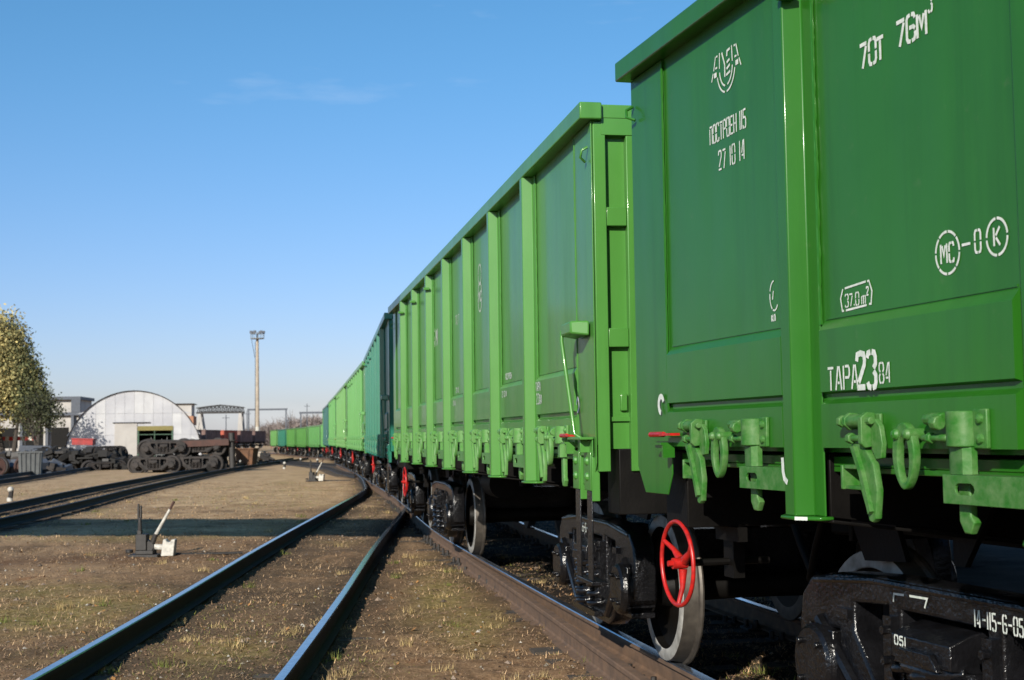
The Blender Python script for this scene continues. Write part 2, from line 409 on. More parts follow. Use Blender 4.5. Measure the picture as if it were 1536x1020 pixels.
    # red release handles at both ends
    for e in (1,-1):
        q = MB(); x0 = e*(HL-.50)
        q.tube([(x0+.15,HB+.075,1.480),(x0-.02,HB+.075,1.480)], .013, 8); q.box(x0-.16,x0-.02,HB+.05,HB+.10,1.474,1.486); q.build('release_handle', M['red'], root, 40)
        q = MB(); q.box(x0-.02,x0+.10,HB+.021,HB+.09,1.43,1.442); q.box(x0-.02,x0+.0,HB+.021,HB+.08,1.37,1.43); q.build('handle_bracket', P, root, 30)
    # lever box, rod, plate and step at the near end, left side
    xs = lambda s: -HL+s
    q = MB(); q.hexa([(xs(.06),HB+.022,2.06),(xs(.40),HB+.022,2.06),(xs(.40),HB+.022,2.15),(xs(.06),HB+.022,2.15)], [(xs(.10),HB+.13,2.075),(xs(.36),HB+.13,2.075),(xs(.36),HB+.13,2.15),(xs(.10),HB+.13,2.15)])
    q.build('lever_box', P, root, 30, .012)
    q = MB(); q.tube([(xs(.37),HB+.12,2.11),(xs(.36),HB+.125,2.05),(xs(.16),HB+.10,1.49),(xs(.14),HB+.06,1.46)], .012, 8); q.build('lever_rod', P, root, 60)
    q = MB(); q.box(xs(.02),xs(.36),HB+.021,HB+.10,1.455,1.47); q.box(xs(.10),xs(.12),HB+.021,HB+.08,1.38,1.455); q.box(xs(.02),xs(.40),HB+.021,HB+.027,1.36,1.454); q.build('rod_plate', P, root, 30, .004)
    q = MB()
    for a0, a1 in ((.04,.20),(.34,.50)):
        q.box(xs(a0),xs(a1),HB+.028,HB+.036,1.16,1.385,0)
        q.box(xs(a0),xs(a0)+.012,HB-.02,HB+.0275,1.10,1.38,0)
        for zz in (1.24,1.33):
            q.lathe([(0,.026),(.012,.020),(.018,.0)], ((xs(a0)+xs(a1))/2, HB+.036, zz), 'y', 10, [0,0])
        q.box(xs(a0)+.02,xs(a1)-.02,HB+.018,HB+.027,.64,1.158,1)
        q.box(xs(a0)+.02,xs(a1)-.02,HB+.016,HB+.027,1.158,1.20,1)
    q.box(xs(.06),xs(.48),HB-.06,HB+.034,.615,.638,1)
    q.build('step_ladder', [P, M['black']], root, 30, .003)
    # hatch gear in each bay
    hook_v = plate([[(.455,1.44),(.53,1.44),(.60,1.37),(.622,1.28),(.605,1.185),(.585,1.172),(.565,1.176),(.51,1.285),(.492,1.36)]], .013, .004, 1)
    def oval(cx, cz, a, b, n=22, tip=0):
        o = []
        for i in range(n):
            t = 2*PI*i/n; y = math.sin(t)
            o.append((cx+a*math.cos(t)*(1-tip*max(0,-y)**2), cz+b*y))
        return o
    loop_v = plate([[(x, z) for x, z in oval(.805,1.40,.066,.110,30,.25)], [(x, z) for x, z in oval(.805,1.39,.034,.078,24)]], .014, .005, 1)
    slot = [(1.112,1.284),(1.178,1.284),(1.192,1.292),(1.196,1.302),(1.192,1.312),(1.178,1.320),(1.112,1.320),(1.098,1.312),(1.094,1.302),(1.098,1.292)]
    slot_v = plate([[(1.03,1.256),(1.50,1.256),(1.50,1.30),(1.44,1.345),(1.03,1.345)], slot], .005, .0015, 1)
    hk2_v = plate([[(1.06,1.43),(1.12,1.43),(1.12,1.22),(1.14,1.20),(1.115,1.165),(1.085,1.165),(1.06,1.20)]], .014, .006)
    def put(vf, s0, t):
        mb = MB(); T = Matrix(((-1,0,0,HL-s0),(0,0,1,HB+t),(0,1,0,0),(0,0,0,1))); mb.add(vf[0], vf[1], None, T); return mb
    for k in range(POSTS+1):
        s0 = PRE-1.5+1.5*k if k else .345
        X = lambda s: HL-(s0+s)
        g = MB()   # hinge: riveted base plate, two lugs, pin with hexagonal nuts
        g.box(X(.40),X(.60),HB+.031,HB+.043,1.432,1.542)
        for sx_, sz_ in ((.415,1.448),(.415,1.526),(.585,1.448)): g.lathe([(.043,.011),(.048,.010),(.052,0)], (X(sx_),HB,sz_), 'y', 8)
        g.prism([(HB+.0435,1.49),(HB+.0435,1.545),(HB+.075,1.548),(HB+.098,1.53),(HB+.098,1.505),(HB+.075,1.486)], 'x', X(.435), X(.455))
        g.prism([(HB+.0435,1.43),(HB+.0435,1.545),(HB+.075,1.548),(HB+.100,1.53),(HB+.100,1.44),(HB+.085,1.425)], 'x', X(.548), X(.572))
        g.tube([(X(.405),HB+.074,1.518),(X(.60),HB+.074,1.518)], .0135, 10); g.tube([(X(.385),HB+.074,1.518),(X(.408),HB+.074,1.518)], .022, 6); g.tube([(X(.455),HB+.074,1.518),(X(.548),HB+.074,1.518)], .023, 12)
        g.tube([(X(.47),HB+.082,1.458),(X(.545),HB+.082,1.458)], .012, 8); g.tube([(X(.455),HB+.082,1.458),(X(.482),HB+.082,1.458)], .020, 6)
        g.prism([(X(.575),1.42),(X(.60),1.385),(X(.635),1.39),(X(.645),1.44),(X(.63),1.50),(X(.60),1.525),(X(.575),1.52)], 'y', HB+.044, HB+.064)
        g.build('hatch_hinge', M['dusty'], root, 35, .003)
        hk = put(hook_v, s0, .062); hk.prism([(X(.475),1.43),(X(.53),1.335),(X(.585),1.20),(X(.600),1.21),(X(.548),1.345),(X(.500),1.43)], 'y', HB+.0755, HB+.092); hk.build('hatch_hook', M['dusty'], root, 35)
        g = MB(); g.box(X(.31),X(.325),HB-.05,HB+.04,1.275,1.362); g.box(X(.325),X(.47),HB-.03,HB+.035,1.348,1.362); g.box(X(.325),X(.44),HB-.03,HB+.03,1.275,1.288); g.build('keeper_bracket', M['dusty'], root, 30, .003)
        lp = put(loop_v, s0, .070)
        for dx in (-.035,.035): lp.lathe([(.030,.02),(.088,.019),(.098,.013),(.102,0)], (X(.805+dx),HB,1.47), 'y', 12)
        lp.build('lifting_loop', M['dusty'], root, 35)
        g = MB()   # bulged latch housing with riveted flange
        poly = []
        for i in range(9):
            a = PI*i/8; poly.append((X(1.09-.055*math.cos(a)), HB+.031+.062*math.sin(a)**.7))
        g.prism(poly, 'z', 1.43, 1.54)
        g.box(X(1.145),X(1.215),HB+.031,HB+.046,1.425,1.545)
        for zz in (1.455,1.515): g.lathe([(.046,.016),(.056,.014),(.062,0)], (X(1.185),HB,zz), 'y', 10)
        g.tube([(X(.93),HB+.07,1.518),(X(1.03),HB+.07,1.518)], .020, 8); g.tube([(X(1.00),HB+.088,1.505),(X(1.035),HB+.088,1.505)], .024, 8)
        g.tube([(X(.90),HB+.065,1.458),(X(1.04),HB+.065,1.458)], .012, 8); g.tube([(X(.93),HB+.065,1.458),(X(.955),HB+.065,1.458)], .019, 6)
        g.build('latch_housing', M['dusty'], root, 35, .004)
        h2 = put(hk2_v, s0, .035); h2.prism([(X(1.02),HB+.03),(X(1.02),HB+.05),(X(1.06),HB+.07),(X(1.12),HB+.07),(X(1.14),HB+.05),(X(1.14),HB+.03)], 'z', 1.346, 1.429); h2.build('latch_hook', M['dusty'], root, 35)
        if k < POSTS:
            sp = put(slot_v, s0, .078); sp.box(X(1.03),X(1.40),HB-.02,HB+.0725,1.336,1.3445); sp.build('slotted_plate', M['dusty'], root, 30)
    return root

NEXT = {}
def wagon_pose(E, psi, near):
    f = Vector((-math.sin(psi), math.cos(psi), 0)); l = Vector((-math.cos(psi), -math.sin(psi), 0))
    return Vector((E[0],E[1],0))-l*HB+f*(HL if near else -HL), f, l
proto = build_wagon()
c1, f1, l1 = wagon_pose((.6472,7.0952), .2696, False)
c2, f2, l2 = wagon_pose((.4853,7.9838), .1774, True)
poses = [(c1, .2696), (c2, .1774)]
end = c2+f2*HL; prev = .1774
for psi in (.133,.153,.154,.157,.158,.128,.124,.135,.175,.25,.25,.25,.25,.25):
    mid = (psi+prev)/2
    start = end+Vector((-math.sin(mid), math.cos(mid), 0))*.9
    f = Vector((-math.sin(psi), math.cos(psi), 0)); poses.append((start+f*HL, psi)); end = start+f*L; prev = psi
SMALL = ('weld_bead','keeper_bracket','handle_bracket','tie_hook','brake_hanger','rod_plate','air_hose','brake_pipe','latch_hook','coil_spring')
TINY = SMALL+('hatch_hinge','hatch_hook','lifting_loop','latch_housing','slotted_plate','release_handle','lever_rod','lever_box','step_ladder','post_lug','brake_shaft','end_sill','air_reservoir','brake_cylinder','axle','brake_beam','axle_box','end_post','end_beam','coupler')
WINFO = [
 ('deep','deep green gondola wagon nearest the camera with white stencilled capacity and tare lettering'),
 ('bright','bright green gondola wagon coupled behind the nearest one, its recessed end frame in sun'),
 ('teal','teal gondola wagon third from the camera with a stepped shadow on its near end'),
 ('light','pale green gondola wagon coupled right behind the teal one in the near line'),
 ('leaf','yellowish green gondola wagon fifth from the camera in the near line'),
 ('light','light green gondola wagon sixth from the camera in the near line'),
 ('darkteal','dark teal gondola wagon at the vanishing end of the near line'),
 ('bright','green gondola wagon eighth in the train, masked by the near line'),
 ('light','green gondola wagon ninth in the train, masked by the near line'),
 ('bright','green gondola wagon tenth in the train, masked by the near line'),
 ('light','green gondola wagon just emerging left of the near line where the train bends'),
 ('light','pale green gondola wagon at the right of the distant bent stretch of the train'),
 ('bright','green gondola wagon in the middle of the distant bent stretch of the train'),
 ('bright','green gondola wagon just right of the distant teal one'),
 ('teal','small distant teal gondola wagon, second from the tail of the train'),
 ('leaf','green gondola wagon at the distant tail of the train near the light mast'),
]
wagons = []
for i, ((c, psi), (cl, lab)) in enumerate(zip(poses, WINFO)):
    w = proto if i == 0 else copy_tree(proto, None, () if i == 1 else (SMALL if i < 7 else TINY))
    w.location = (c.x, c.y, RT+float(sink(c.y))); w.rotation_euler = (0, 0, PI/2+psi)
    tag(w, lab, 'freight wagon', 'green gondola wagons of the long train')
    wagons.append((w, cl))
kids = KIDS()
for w, cl in wagons:
    for o in descend(w, kids): o.color = GREENS[cl]

for i, lab in enumerate(('dark brown wagon added on the next track to block lit ground behind the nearest wagon', 'dark brown blocking wagon added on the next track, behind the red hand wheel')):  # wagons added to block lit ground and light under the nearest wagon
    c, psi = poses[0] if i == 0 else poses[1]
    w = copy_tree(proto, None, TINY+('hand_wheel',), kids); rt = Vector((math.cos(psi), math.sin(psi), 0)); c = c+rt*(5.4)+Vector((-math.sin(psi), math.cos(psi), 0))*(-1.0+.9*i)
    w.location = (c.x, c.y, RT); w.rotation_euler = (0,0,PI/2+psi); w.name = 'blocking_wagon'; tag(w, lab, 'freight wagon', 'brown wagons added on the neighbouring track to block light')
    for o in descend(w, KIDS()):
        o.color = (.05,.03,.024,1)
        for sl_ in o.material_slots:
            if sl_.material in (M['paint'], M['dusty']): sl_.link = 'OBJECT'; sl_.material = M['matte']
# ------------------------------------------------------------------ stencil lettering
TOPA = [(.42,1),(.12,.97),(0,.85)]
GL = {
 '0': [[(.42,1),(.12,.97),(0,.84),(0,.54)],[(0,.46),(0,.16),(.12,.03),(.42,0)],[(.58,1),(.88,.97),(1,.84),(1,.54)],[(1,.46),(1,.16),(.88,.03),(.58,0)]],
 '1': [[(.5,0),(.5,1)]],
 '2': [[(0,.78),(.1,.96),(.5,1),(.9,.96),(1,.8),(.95,.66),(.2,.17)],[(0,.03),(1,.03)]],
 '3': [[(0,.84),(.12,.97),(.42,1)],[(.58,1),(.88,.97),(1,.85),(1,.66),(.75,.54)],[(.75,.46),(1,.34),(1,.15),(.88,.03),(.58,0)],[(.42,0),(.12,.03),(0,.16)]],
 '4': [[(.78,0),(.78,1)],[(.55,.98),(.06,.36)],[(0,.24),(.56,.24)]],
 '5': [[(.24,.96),(1,.96)],[(.06,1),(.06,.56),(.75,.56),(1,.44),(1,.15),(.88,.03),(.58,0)],[(.42,0),(.12,.03),(0,.16)]],
 '6': [[(.42,1),(.12,.97),(0,.85),(0,.15),(.12,.03),(.42,0)],[(.58,1),(.88,.97),(1,.82)],[(.3,.52),(.8,.52),(1,.42)],[(1,.32),(1,.15),(.88,.03),(.58,0)]],
 '7': [[(0,.95),(1,.95)],[(.92,.84),(.35,0)]],
 '8': [[(.42,1),(.12,.97),(0,.85),(0,.66),(.22,.54)],[(.58,1),(.88,.97),(1,.85),(1,.66),(.78,.54)],[(.78,.46),(1,.34),(1,.15),(.88,.03),(.58,0)],[(.22,.46),(0,.34),(0,.15),(.12,.03),(.42,0)]],
 'П': [[(0,0),(0,.86)],[(0,.96),(1,.96)],[(1,0),(1,.86)]],
 'С': [[(1,.8),(.88,.97),(.58,1)],[(.42,1),(.12,.97),(0,.84),(0,.54)],[(0,.46),(0,.16),(.12,.03),(.42,0)],[(.58,0),(.88,.03),(1,.2)]],
 'Т': [[(0,.95),(1,.95)],[(.5,0),(.5,.85)]],
 'Р': [[(0,0),(0,1)],[(.28,.97),(.86,.97),(1,.86),(1,.62),(.86,.5),(.28,.5)]],
 'Е': [[(0,0),(0,1)],[(.3,.96),(1,.96)],[(.3,.5),(.85,.5)],[(.3,.04),(1,.04)]],
 'Н': [[(0,0),(0,1)],[(1,0),(1,1)],[(.28,.5),(.72,.5)]],
 'А': [[(0,0),(.42,1)],[(1,0),(.62,1)],[(.36,.3),(.66,.3)]],
 'М': [[(0,0),(0,1)],[(1,0),(1,1)],[(.24,.92),(.5,.38),(.76,.92)]],
 'm': [[(0,0),(0,.62)],[(.24,.6),(.5,.6),(.5,0)],[(.74,.6),(1,.6),(1,0)]],
 '.': [[(.5,0),(.5,.13)]], '-': [[(0,.5),(1,.5)]],
 'К': [[(0,0),(0,1)],[(1,1),(.3,.56)],[(.34,.44),(1,0)]],
}
GL['О'] = GL['0']
def text(s, x, z, h, w, gap, sp=None):
    out = []
    for ch in s:
        if ch == ' ': x += sp or w; continue
        cw = w*.25 if ch in '1.' else (w*1.3 if ch in 'М' else w)
        for pl in GL[ch]: out.append([(x+p[0]*cw, z+p[1]*h) for p in pl])
        x += cw+gap
    return out
def arc(cx, cz, a, b, t0, t1, n=10):
    return [(cx+a*math.cos(R(t0+(t1-t0)*i/n)), cz+b*math.sin(R(t0+(t1-t0)*i/n))) for i in range(n+1)]
def strokes(mb, lines, th, fn, thick=.0):
    for pl in lines:
        pts = [Vector(p) for p in pl]; n = len(pts); Lf = []; Rt = []
        for i, p in enumerate(pts):
            d0 = (pts[i]-pts[i-1]).normalized() if i else (pts[1]-pts[0]).normalized()
            d1 = (pts[i+1]-pts[i]).normalized() if i < n-1 else d0
            m = Vector((-(d0.y+d1.y), d0.x+d1.x))
            m = m.normalized() if m.length > 1e-6 else Vector((-d0.y, d0.x))
            k = th/2/max(.5, m.dot(Vector((-d0.y, d0.x))))
            Lf.append(p+m*k); Rt.append(p-m*k)
        mb.add([fn(*p) for p in Lf]+[fn(*p) for p in Rt], [(i, i+1, n+i+1, n+i) for i in range(n-1)])
def lettering(w, groups, t=.0028, name='stencil_lettering', end=1):
    for lines, th, tt in groups:
        mb = MB(); strokes(mb, lines, th, lambda s, z: (HL-s, HB+tt+t, z)); mb.build(name, M['white'], w, 0)
w1 = wagons[0][0]; w2 = wagons[1][0]
lc = (1.165, 3.045)
logo = []
for t0, t1 in ((-172,-100),(-80,-8)): logo.append(arc(lc[0], lc[1]+.045, .068, .085, t0, t1))
logo.append(arc(lc[0], lc[1]+.045, .095, .113, -165, -100)); logo.append(arc(lc[0], lc[1]+.045, .095, .113, -88, -15))
logo += [[(lc[0]-.068,lc[1]+.05),(lc[0]-.064,lc[1]+.12)],[(lc[0]+.068,lc[1]+.05),(lc[0]+.064,lc[1]+.12)]]
for q in (-1,1):
    logo += [[(lc[0]+q*.155,lc[1]+.01),(lc[0]+q*.137,lc[1]+.045)],[(lc[0]+q*.130,lc[1]+.055),(lc[0]+q*.108,lc[1]+.115)],[(lc[0]+q*.100,lc[1]+.112),(lc[0]+q*.086,lc[1]+.112)],[(lc[0]+q*.112,lc[1]+.062),(lc[0]+q*.092,lc[1]+.062)]]
logo2 = [[(lc[0]+q*.128,lc[1]+.032),(lc[0]+q*.100,lc[1]+.032)] for q in (-1,1)]
logo2b = [[(lc[0]-.040,lc[1]+.115),(lc[0]-.012,lc[1]+.055),(lc[0]-.012,lc[1]+.0)],[(lc[0]+.012,lc[1]+.085),(lc[0]+.016,lc[1]+.108),(lc[0]+.046,lc[1]+.112)],[(lc[0]+.010,lc[1]+.058),(lc[0]+.040,lc[1]+.066)],[(lc[0]+.008,lc[1]+.03),(lc[0]+.042,lc[1]+.042)],[(lc[0]+.002,lc[1]+.004),(lc[0]+.044,lc[1]+.012)]]
mc = [arc(2.812,2.047,.066,.068,a,a+40) for a in range(0,360,45)]+[arc(3.075,2.061,.052,.056,a,a+82) for a in (5,95,185,275)]
mc += text('МС', 2.775, 2.015, .062, .026, .013)+text('-', 2.892, 2.035, .05, .046, 0)+text('0', 2.962, 2.026, .070, .030, 0)+text('К', 3.060, 2.034, .056, .030, 0)
hx = [[(2.150,2.003),(2.300,2.012)],[(2.135,2.002),(2.117,1.968),(2.128,1.922),(2.140,1.922)],[(2.153,1.922),(2.302,1.928)],[(2.310,2.012),(2.322,2.012),(2.340,1.975),(2.332,1.930),(2.318,1.930)]]
lettering(w1, [
 (logo, .0085, 0), (logo2, .022, 0), (logo2b, .011, 0),
 (text('ПОСТРОЕН 115', .976, 2.777, .082, .026, .0105, .024), .0085, 0),
 (text('27 10 14', 1.064, 2.645, .086, .030, .015, .030), .0085, 0),
 (text('70', 2.310, 2.772, .090, .046, .016)+text('Т', 2.425, 2.772, .082, .044, 0), .014, 0),
 (text('76', 2.556, 2.782, .090, .050, .014)+text('М', 2.684, 2.780, .080, .040, 0), .014, 0),
 (text('3', 2.752, 2.846, .062, .022, 0), .009, 0),
 (mc, .0085, 0), (hx, .0075, 0),
 (text('37.0', 2.150, 1.934, .046, .023, .008)+text('m', 2.268, 1.934, .046, .026, 0)+text('2', 2.302, 1.962, .030, .014, 0), .0058, 0),
 (text('ТАРА', 2.060, 1.633, .086, .042, .016), .0095, .0300),
 (text('23', 2.272, 1.633, .124, .055, .018), .021, .0300),
 (text('84', 2.424, 1.646, .070, .028, .014), .007, .0300),
 ([arc(1.575,2.035,.038,.060,a,a+70) for a in (90,170,250)]+[[(1.560,2.02),(1.570,2.055)]]+text('К', 1.548, 1.932, .026, .014, 0)+text('П', 1.570, 1.932, .026, .012, 0), .0065, 0),
 ([arc(.363,1.625,.032,.040,20,262,16)], .026, .020),
 ([[(1.786,1.385),(1.790,1.33),(1.80,1.305),(1.824,1.29)]], .022, .0875),
])
q = MB(); pm = lambda k, z: (HL-PRE-.056-.089*k, HB+.1003-.065*k, z)
q.add([pm(.02,Z4-.0135), pm(.5,Z4-.0135), pm(.5,Z4-.0005), pm(.02,Z4-.0005)], [(0,1,2,3)]); q.build('paint_mark', M['white'], w1, 0)
marks = lambda s, z, n, h, w, g: [[(s+i*(w+g), z), (s+i*(w+g), z+h*random.uniform(.8,1))] for i in range(n)]
X2 = lambda s: L-s
def lett2(w, groups):
    for lines, th, tt in groups:
        lettering(w, [([[(L-s, z) for s, z in pl][::1] for pl in lines], th, tt)])
# on the second wagon s is measured from its near end, so text runs from large s to small s
def flip(lines, s_left): return [[(s_left-(x), z) for x, z in pl] for pl in lines]
lett2(w2, [
 ([arc(4.32,2.72,.105,.13,a,a+82) for a in (5,95,185,275)]+[arc(4.32,2.92,.085,.09,a,a+82) for a in (5,95,185,275)]+flip(text('МС',0,2.68,.09,.05,.03),4.385), .014, 0),
 (flip(text('76',0,2.50,.2,.11,.05),7.95)+flip(text('М',0,2.50,.18,.1,0),7.55), .03, 0),
 (flip(text('70 Т',0,2.60,.09,.05,.03,.05),5.93)+flip(text('27 10',0,1.92,.05,.03,.02,.03),5.95), .011, 0),
 (flip(text('10 14',0,1.79,.05,.03,.02,.03),5.95), .011, .030),
 (flip(text('ПОСТРОЕН',0,1.93,.045,.025,.012),3.05), .008, 0),
 (flip(text('27 10 14',0,1.79,.045,.025,.012,.02),3.05), .008, .030),
 (flip(text('ТАРА',0,1.79,.06,.03,.016),1.66)+flip(text('23',0,1.70,.07,.035,.02),1.64)+flip(text('84',0,1.70,.06,.03,.015),1.53), .009, .0300),
 ([arc(.40,1.665,.030,.040,0,300,16)], .022, .020),
])
# bogie numbers
kids = KIDS()
def bogie_text(w, which, groups, t=1.0965):
    bg = [o for o in kids[w.name] if o.name.split('.')[0] == 'bogie' and (o.location.x > 0) == which][0]
    sf = [o for o in kids[bg.name] if o.name.split('.')[0] == 'side_frame'][0]
    for lines, th, y, lean in groups:
        mb = MB(); strokes(mb, lines, th, lambda x, z: (x, y+lean*(z-.79), z)); mb.build('stencil_lettering', M['white'], bg, 0)
bx = lambda s: s-2.01   # bogie-local, text runs toward the near end = -x
bogie_text(w1, True, [([[(-bx(p[0]), p[1]) for p in pl] for pl in text('14-115-6-051', 2.232, .772, .062, .021, .010)], .0075, 1.0975, 0),
   ([[(-bx(1.68),.800),(-bx(1.685),.832),(-bx(1.76),.835)],[(-bx(1.80),.836),(-bx(1.925),.838),(-bx(1.905),.800)]], .009, 1.0975, 0), ([[(-bx(p[0]), p[1]) for p in pl] for pl in text('051', 1.84, .662, .034, .024, .012)], .0075, 1.1925, 0)])
bogie_text(w2, False, [([[( -(p[0]-.33), p[1]) for p in pl] for pl in text('115-6-051', .0, .772, .064, .030, .012)], .010, 1.0975, 0)])

# ------------------------------------------------------------------ tracks
def catmull(P, step=.5):
    P = [np.array(p, float) for p in P]; P = [2*P[0]-P[1]]+P+[2*P[-1]-P[-2]]; out = []
    for i in range(1, len(P)-2):
        a, b, c, d = P[i-1:i+3]; n = max(2, int(np.linalg.norm(c-b)/step))
        for k in range(n):
            t = k/n; out.append(.5*(2*b+(c-a)*t+(2*a-5*b+4*c-d)*t*t+(-a+3*b-3*c+d)*t**3))
    out.append(P[-2]); return np.array(out)
def normals(pts):
    d = np.gradient(pts, axis=0); d /= np.linalg.norm(d, axis=1)[:, None]; return np.stack([-d[:,1], d[:,0]], 1), d   # left normal
RAILP = [(-.075,-.18),(.075,-.18),(.075,-.168),(.02,-.155),(.009,-.14),(.009,-.05),(.036,-.036),(.0365,-.009),(.030,-.001),(0,0),(-.030,-.001),(-.0365,-.009),(-.036,-.036),(-.009,-.05),(-.009,-.14),(-.02,-.155),(-.075,-.168)]
def rail(parent, pts, off, dz=0, side='rust', top='railtop'):
    nl, _ = normals(pts); c = pts+nl*off; mb = MB(); m = len(RAILP)
    vs = []
    for (x, y), n in zip(c, nl):
        z = RT+float(sink(y))+dz
        vs += [(x-n[0]*u, y-n[1]*u, z+w) for u, w in RAILP]
    fs = []; mi = []
    for i in range(len(c)-1):
        for k in range(m):
            fs.append((i*m+k, i*m+(k+1)%m, (i+1)*m+(k+1)%m, (i+1)*m+k)); mi.append(1 if k in (7,8,9,10) else 0)
    mb.v, mb.f, mb.mi = vs, fs, mi
    return mb.build('rail', [M[side], M[top]], parent, 30)
SLEEPER = []
for k in range(3):
    mb = MB(); mb.box(-1.35, 1.35, -.12+.01*k, .12, -.15, 0); mb.box(-1.3,1.2,-.125+.01*k,-.1199+.01*k,-.1,-.01)
    SLEEPER.append(mb)
sl_mesh = []
for mb in SLEEPER:
    o = mb.build('sleeper', M['wood'], None, 30, .012); sl_mesh.append(o.data); bpy.data.objects.remove(o)
mb = MB(); mb.box(-.10,.10,-.19,.19,-.004,.014)
for yy in (-.15,-.10,.10,.15):
    mb.tube([(.05 if abs(yy) > .12 else -.05, yy, .0), (.05 if abs(yy) > .12 else -.05, yy, .075)], .021, 6)
for yy in (-.1,.1): mb.box(-.05,.05,yy-.035,yy+.035,.014,.034)
o = mb.build('rail_fastener', M['iron'], None, 30); fast_mesh = o.data; bpy.data.objects.remove(o)
def track(label, pts, y0, y1, top, group=None, dz=0, side='rust', fast=0, rtop='railtop', spacing=.58):
    root = empty('railway_track', (float(pts[0][0]), float(pts[0][1]), 0)); bpy.context.view_layer.update()
    inv = root.matrix_world.inverted()
    for off in (.7975, -.7975):
        r = rail(None, pts, off, dz, side, rtop); r.parent = root; r.matrix_parent_inverse = inv
    nl, d = normals(pts); s = np.concatenate([[0], np.cumsum(np.linalg.norm(np.diff(pts, axis=0), axis=1))])
    n = 0; q = 0
    while q < s[-1] and n < 100:
        x, y = np.interp(q, s, pts[:,0]), np.interp(q, s, pts[:,1])
        if y0 <= y <= y1:
            dx, dy = np.interp(q, s, d[:,0]), np.interp(q, s, d[:,1])
            o = bpy.data.objects.new('sleeper', random.choice(sl_mesh)); col.objects.link(o)
            o.location = (x, y, top+float(sink(y))+random.uniform(-.012,.012)); o.rotation_euler = (random.uniform(-.01,.01), 0, math.atan2(dy, dx)-PI/2+random.uniform(-.015,.015))
            o.parent = root; o.matrix_parent_inverse = inv; n += 1
            if y < fast:
                for sx in (.7975, -.7975):
                    if random.random() < .22: continue
                    f = bpy.data.objects.new('rail_fastener', fast_mesh); col.objects.link(f); f.parent = o
                    f.location = (sx, random.uniform(-.02,.02), -o.location.z+random.uniform(-.05,.0)); f.rotation_euler = (0,0,PI/2)
        q += spacing
    tag(root, label, 'railway track', group); return root
tc = []
for c, psi in poses:
    f = Vector((-math.sin(psi), math.cos(psi), 0))
    for e in (-4.325, 4.325): tc.append((c+f*e).to_2d())
p0 = Vector(tc[0]); d0 = Vector((-math.sin(.30), math.cos(.30)))
T_pts = catmull([p0-d0*14, p0-d0*6]+tc+[Vector(tc[-1])+Vector((-.3,.95))*20])
tx = lambda y: float(np.interp(y, T_pts[:,1], T_pts[:,0]))
track('straight brown track carrying the green gondola train', T_pts, 2, 58, -.026, None, 0, 'rust', 36)
A = [(-1.95,-12),(-2.06,-1),(-2.15,4),(-2.28,8.9),(-2.44,13.05),(-2.56,15.6),(-2.72,19),(-2.92,24.2),(-3.11,29.6)]
A += [(tx(y)-.57*((58-y)/18)**2, y) for y in (40,46,52,58)]
A_pts = catmull(A)
track('near track with blue shining rails merging with the train track', A_pts, 4.6, 50, -.045, None, -.005, 'siderail')
B_pts = catmull([(-9.3,2),(-10.0,15),(-10.72,26.85),(-11.45,34),(-12.7,44),(-14.4,60),(-16.3,80),(-18.2,100),(-19.9,118),(-23,150)])
track('curved track with dark rails behind the near switch stand', B_pts, 24, 84, -.02, None, .04, 'siderail', 0, 'iron')
C_pts = catmull([(-17.8,30),(-19.2,42),(-20.8,52.5),(-22.2,62),(-24.7,75),(-27.3,88),(-31.2,106),(-37,128)])
track('dark track beside the scrap heaps on the left', C_pts, 50, 95, -.02, None, .04, 'siderail', 0, 'iron')
D_pts = catmull([(tx(58)-.1,58),(tx(66)-.55,66),(-9.4,76),(-13.0,91),(-17.5,108),(-21.5,122)])
track('short connecting track leaving the train line beyond the second switch stand', D_pts, 60, 110, .0, None, -.008, 'iron', 0, 'iron')

S_pts = catmull([(-.70,18.1),(.05,13.4),(.59,9.85),(.95,7.5),(1.62,3),(2.2,-1)])
xr = rail(None, S_pts, 0, -.012, 'rust', 'rust'); xr.name = 'spare_rail'; tag(xr, 'loose rusty rail lying close along the outside of the train track', 'rail')
# ------------------------------------------------------------------ ground
def vnoise(x, y, seed=0):
    xi, yi = np.floor(x).astype(np.int64), np.floor(y).astype(np.int64); fx, fy = x-xi, y-yi
    fx, fy = fx*fx*(3-2*fx), fy*fy*(3-2*fy)
    def h(a, b):
        n = (a*374761393+b*668265263+seed*1274126177) & 0x7fffffff
        n = ((n ^ (n >> 13))*1103515245+12345) & 0x7fffffff
        n = ((n ^ (n >> 15))*69069+1) & 0x7fffffff
        return n/0x7fffffff
    return (h(xi,yi)*(1-fx)+h(xi+1,yi)*fx)*(1-fy)+(h(xi,yi+1)*(1-fx)+h(xi+1,yi+1)*fx)*fy
def fbm(x, y, s, o=4, seed=0):
    r = 0; a = .5
    for k in range(o): r = r+a*vnoise(x*s*2**k, y*s*2**k, seed+k); a *= .5
    return r/(1-.5**o)
def raildist(x, y):
    d = np.full(np.shape(x), 9.0)
    for pts in (T_pts, A_pts, B_pts, C_pts, D_pts):
        c = np.interp(y, pts[:,1], pts[:,0]); ok = (y > pts[0,1]) & (y < pts[-1,1])
        for o in (-.8, .8): d = np.where(ok, np.minimum(d, np.abs(x-c-o)), d)
    return d
def trackdist(x, y):
    d = np.full(np.shape(x), 9.0)
    for pts in (T_pts, A_pts, B_pts, C_pts, D_pts):
        c = np.interp(y, pts[:,1], pts[:,0]); ok = (y > pts[0,1]) & (y < pts[-1,1])
        d = np.where(ok, np.minimum(d, np.abs(x-c)), d)
    return d
def gz(x, y):
    near = np.clip(1-(y-30)/40, 0, 1)
    z = sink(y)+near*((fbm(x,y,1.1,3,3)-.5)*.06+(fbm(x,y,6,4,9)-.5)*.06)
    rd = raildist(x, y)
    return z-.012-.02*np.exp(-(rd/.25)**2)*near
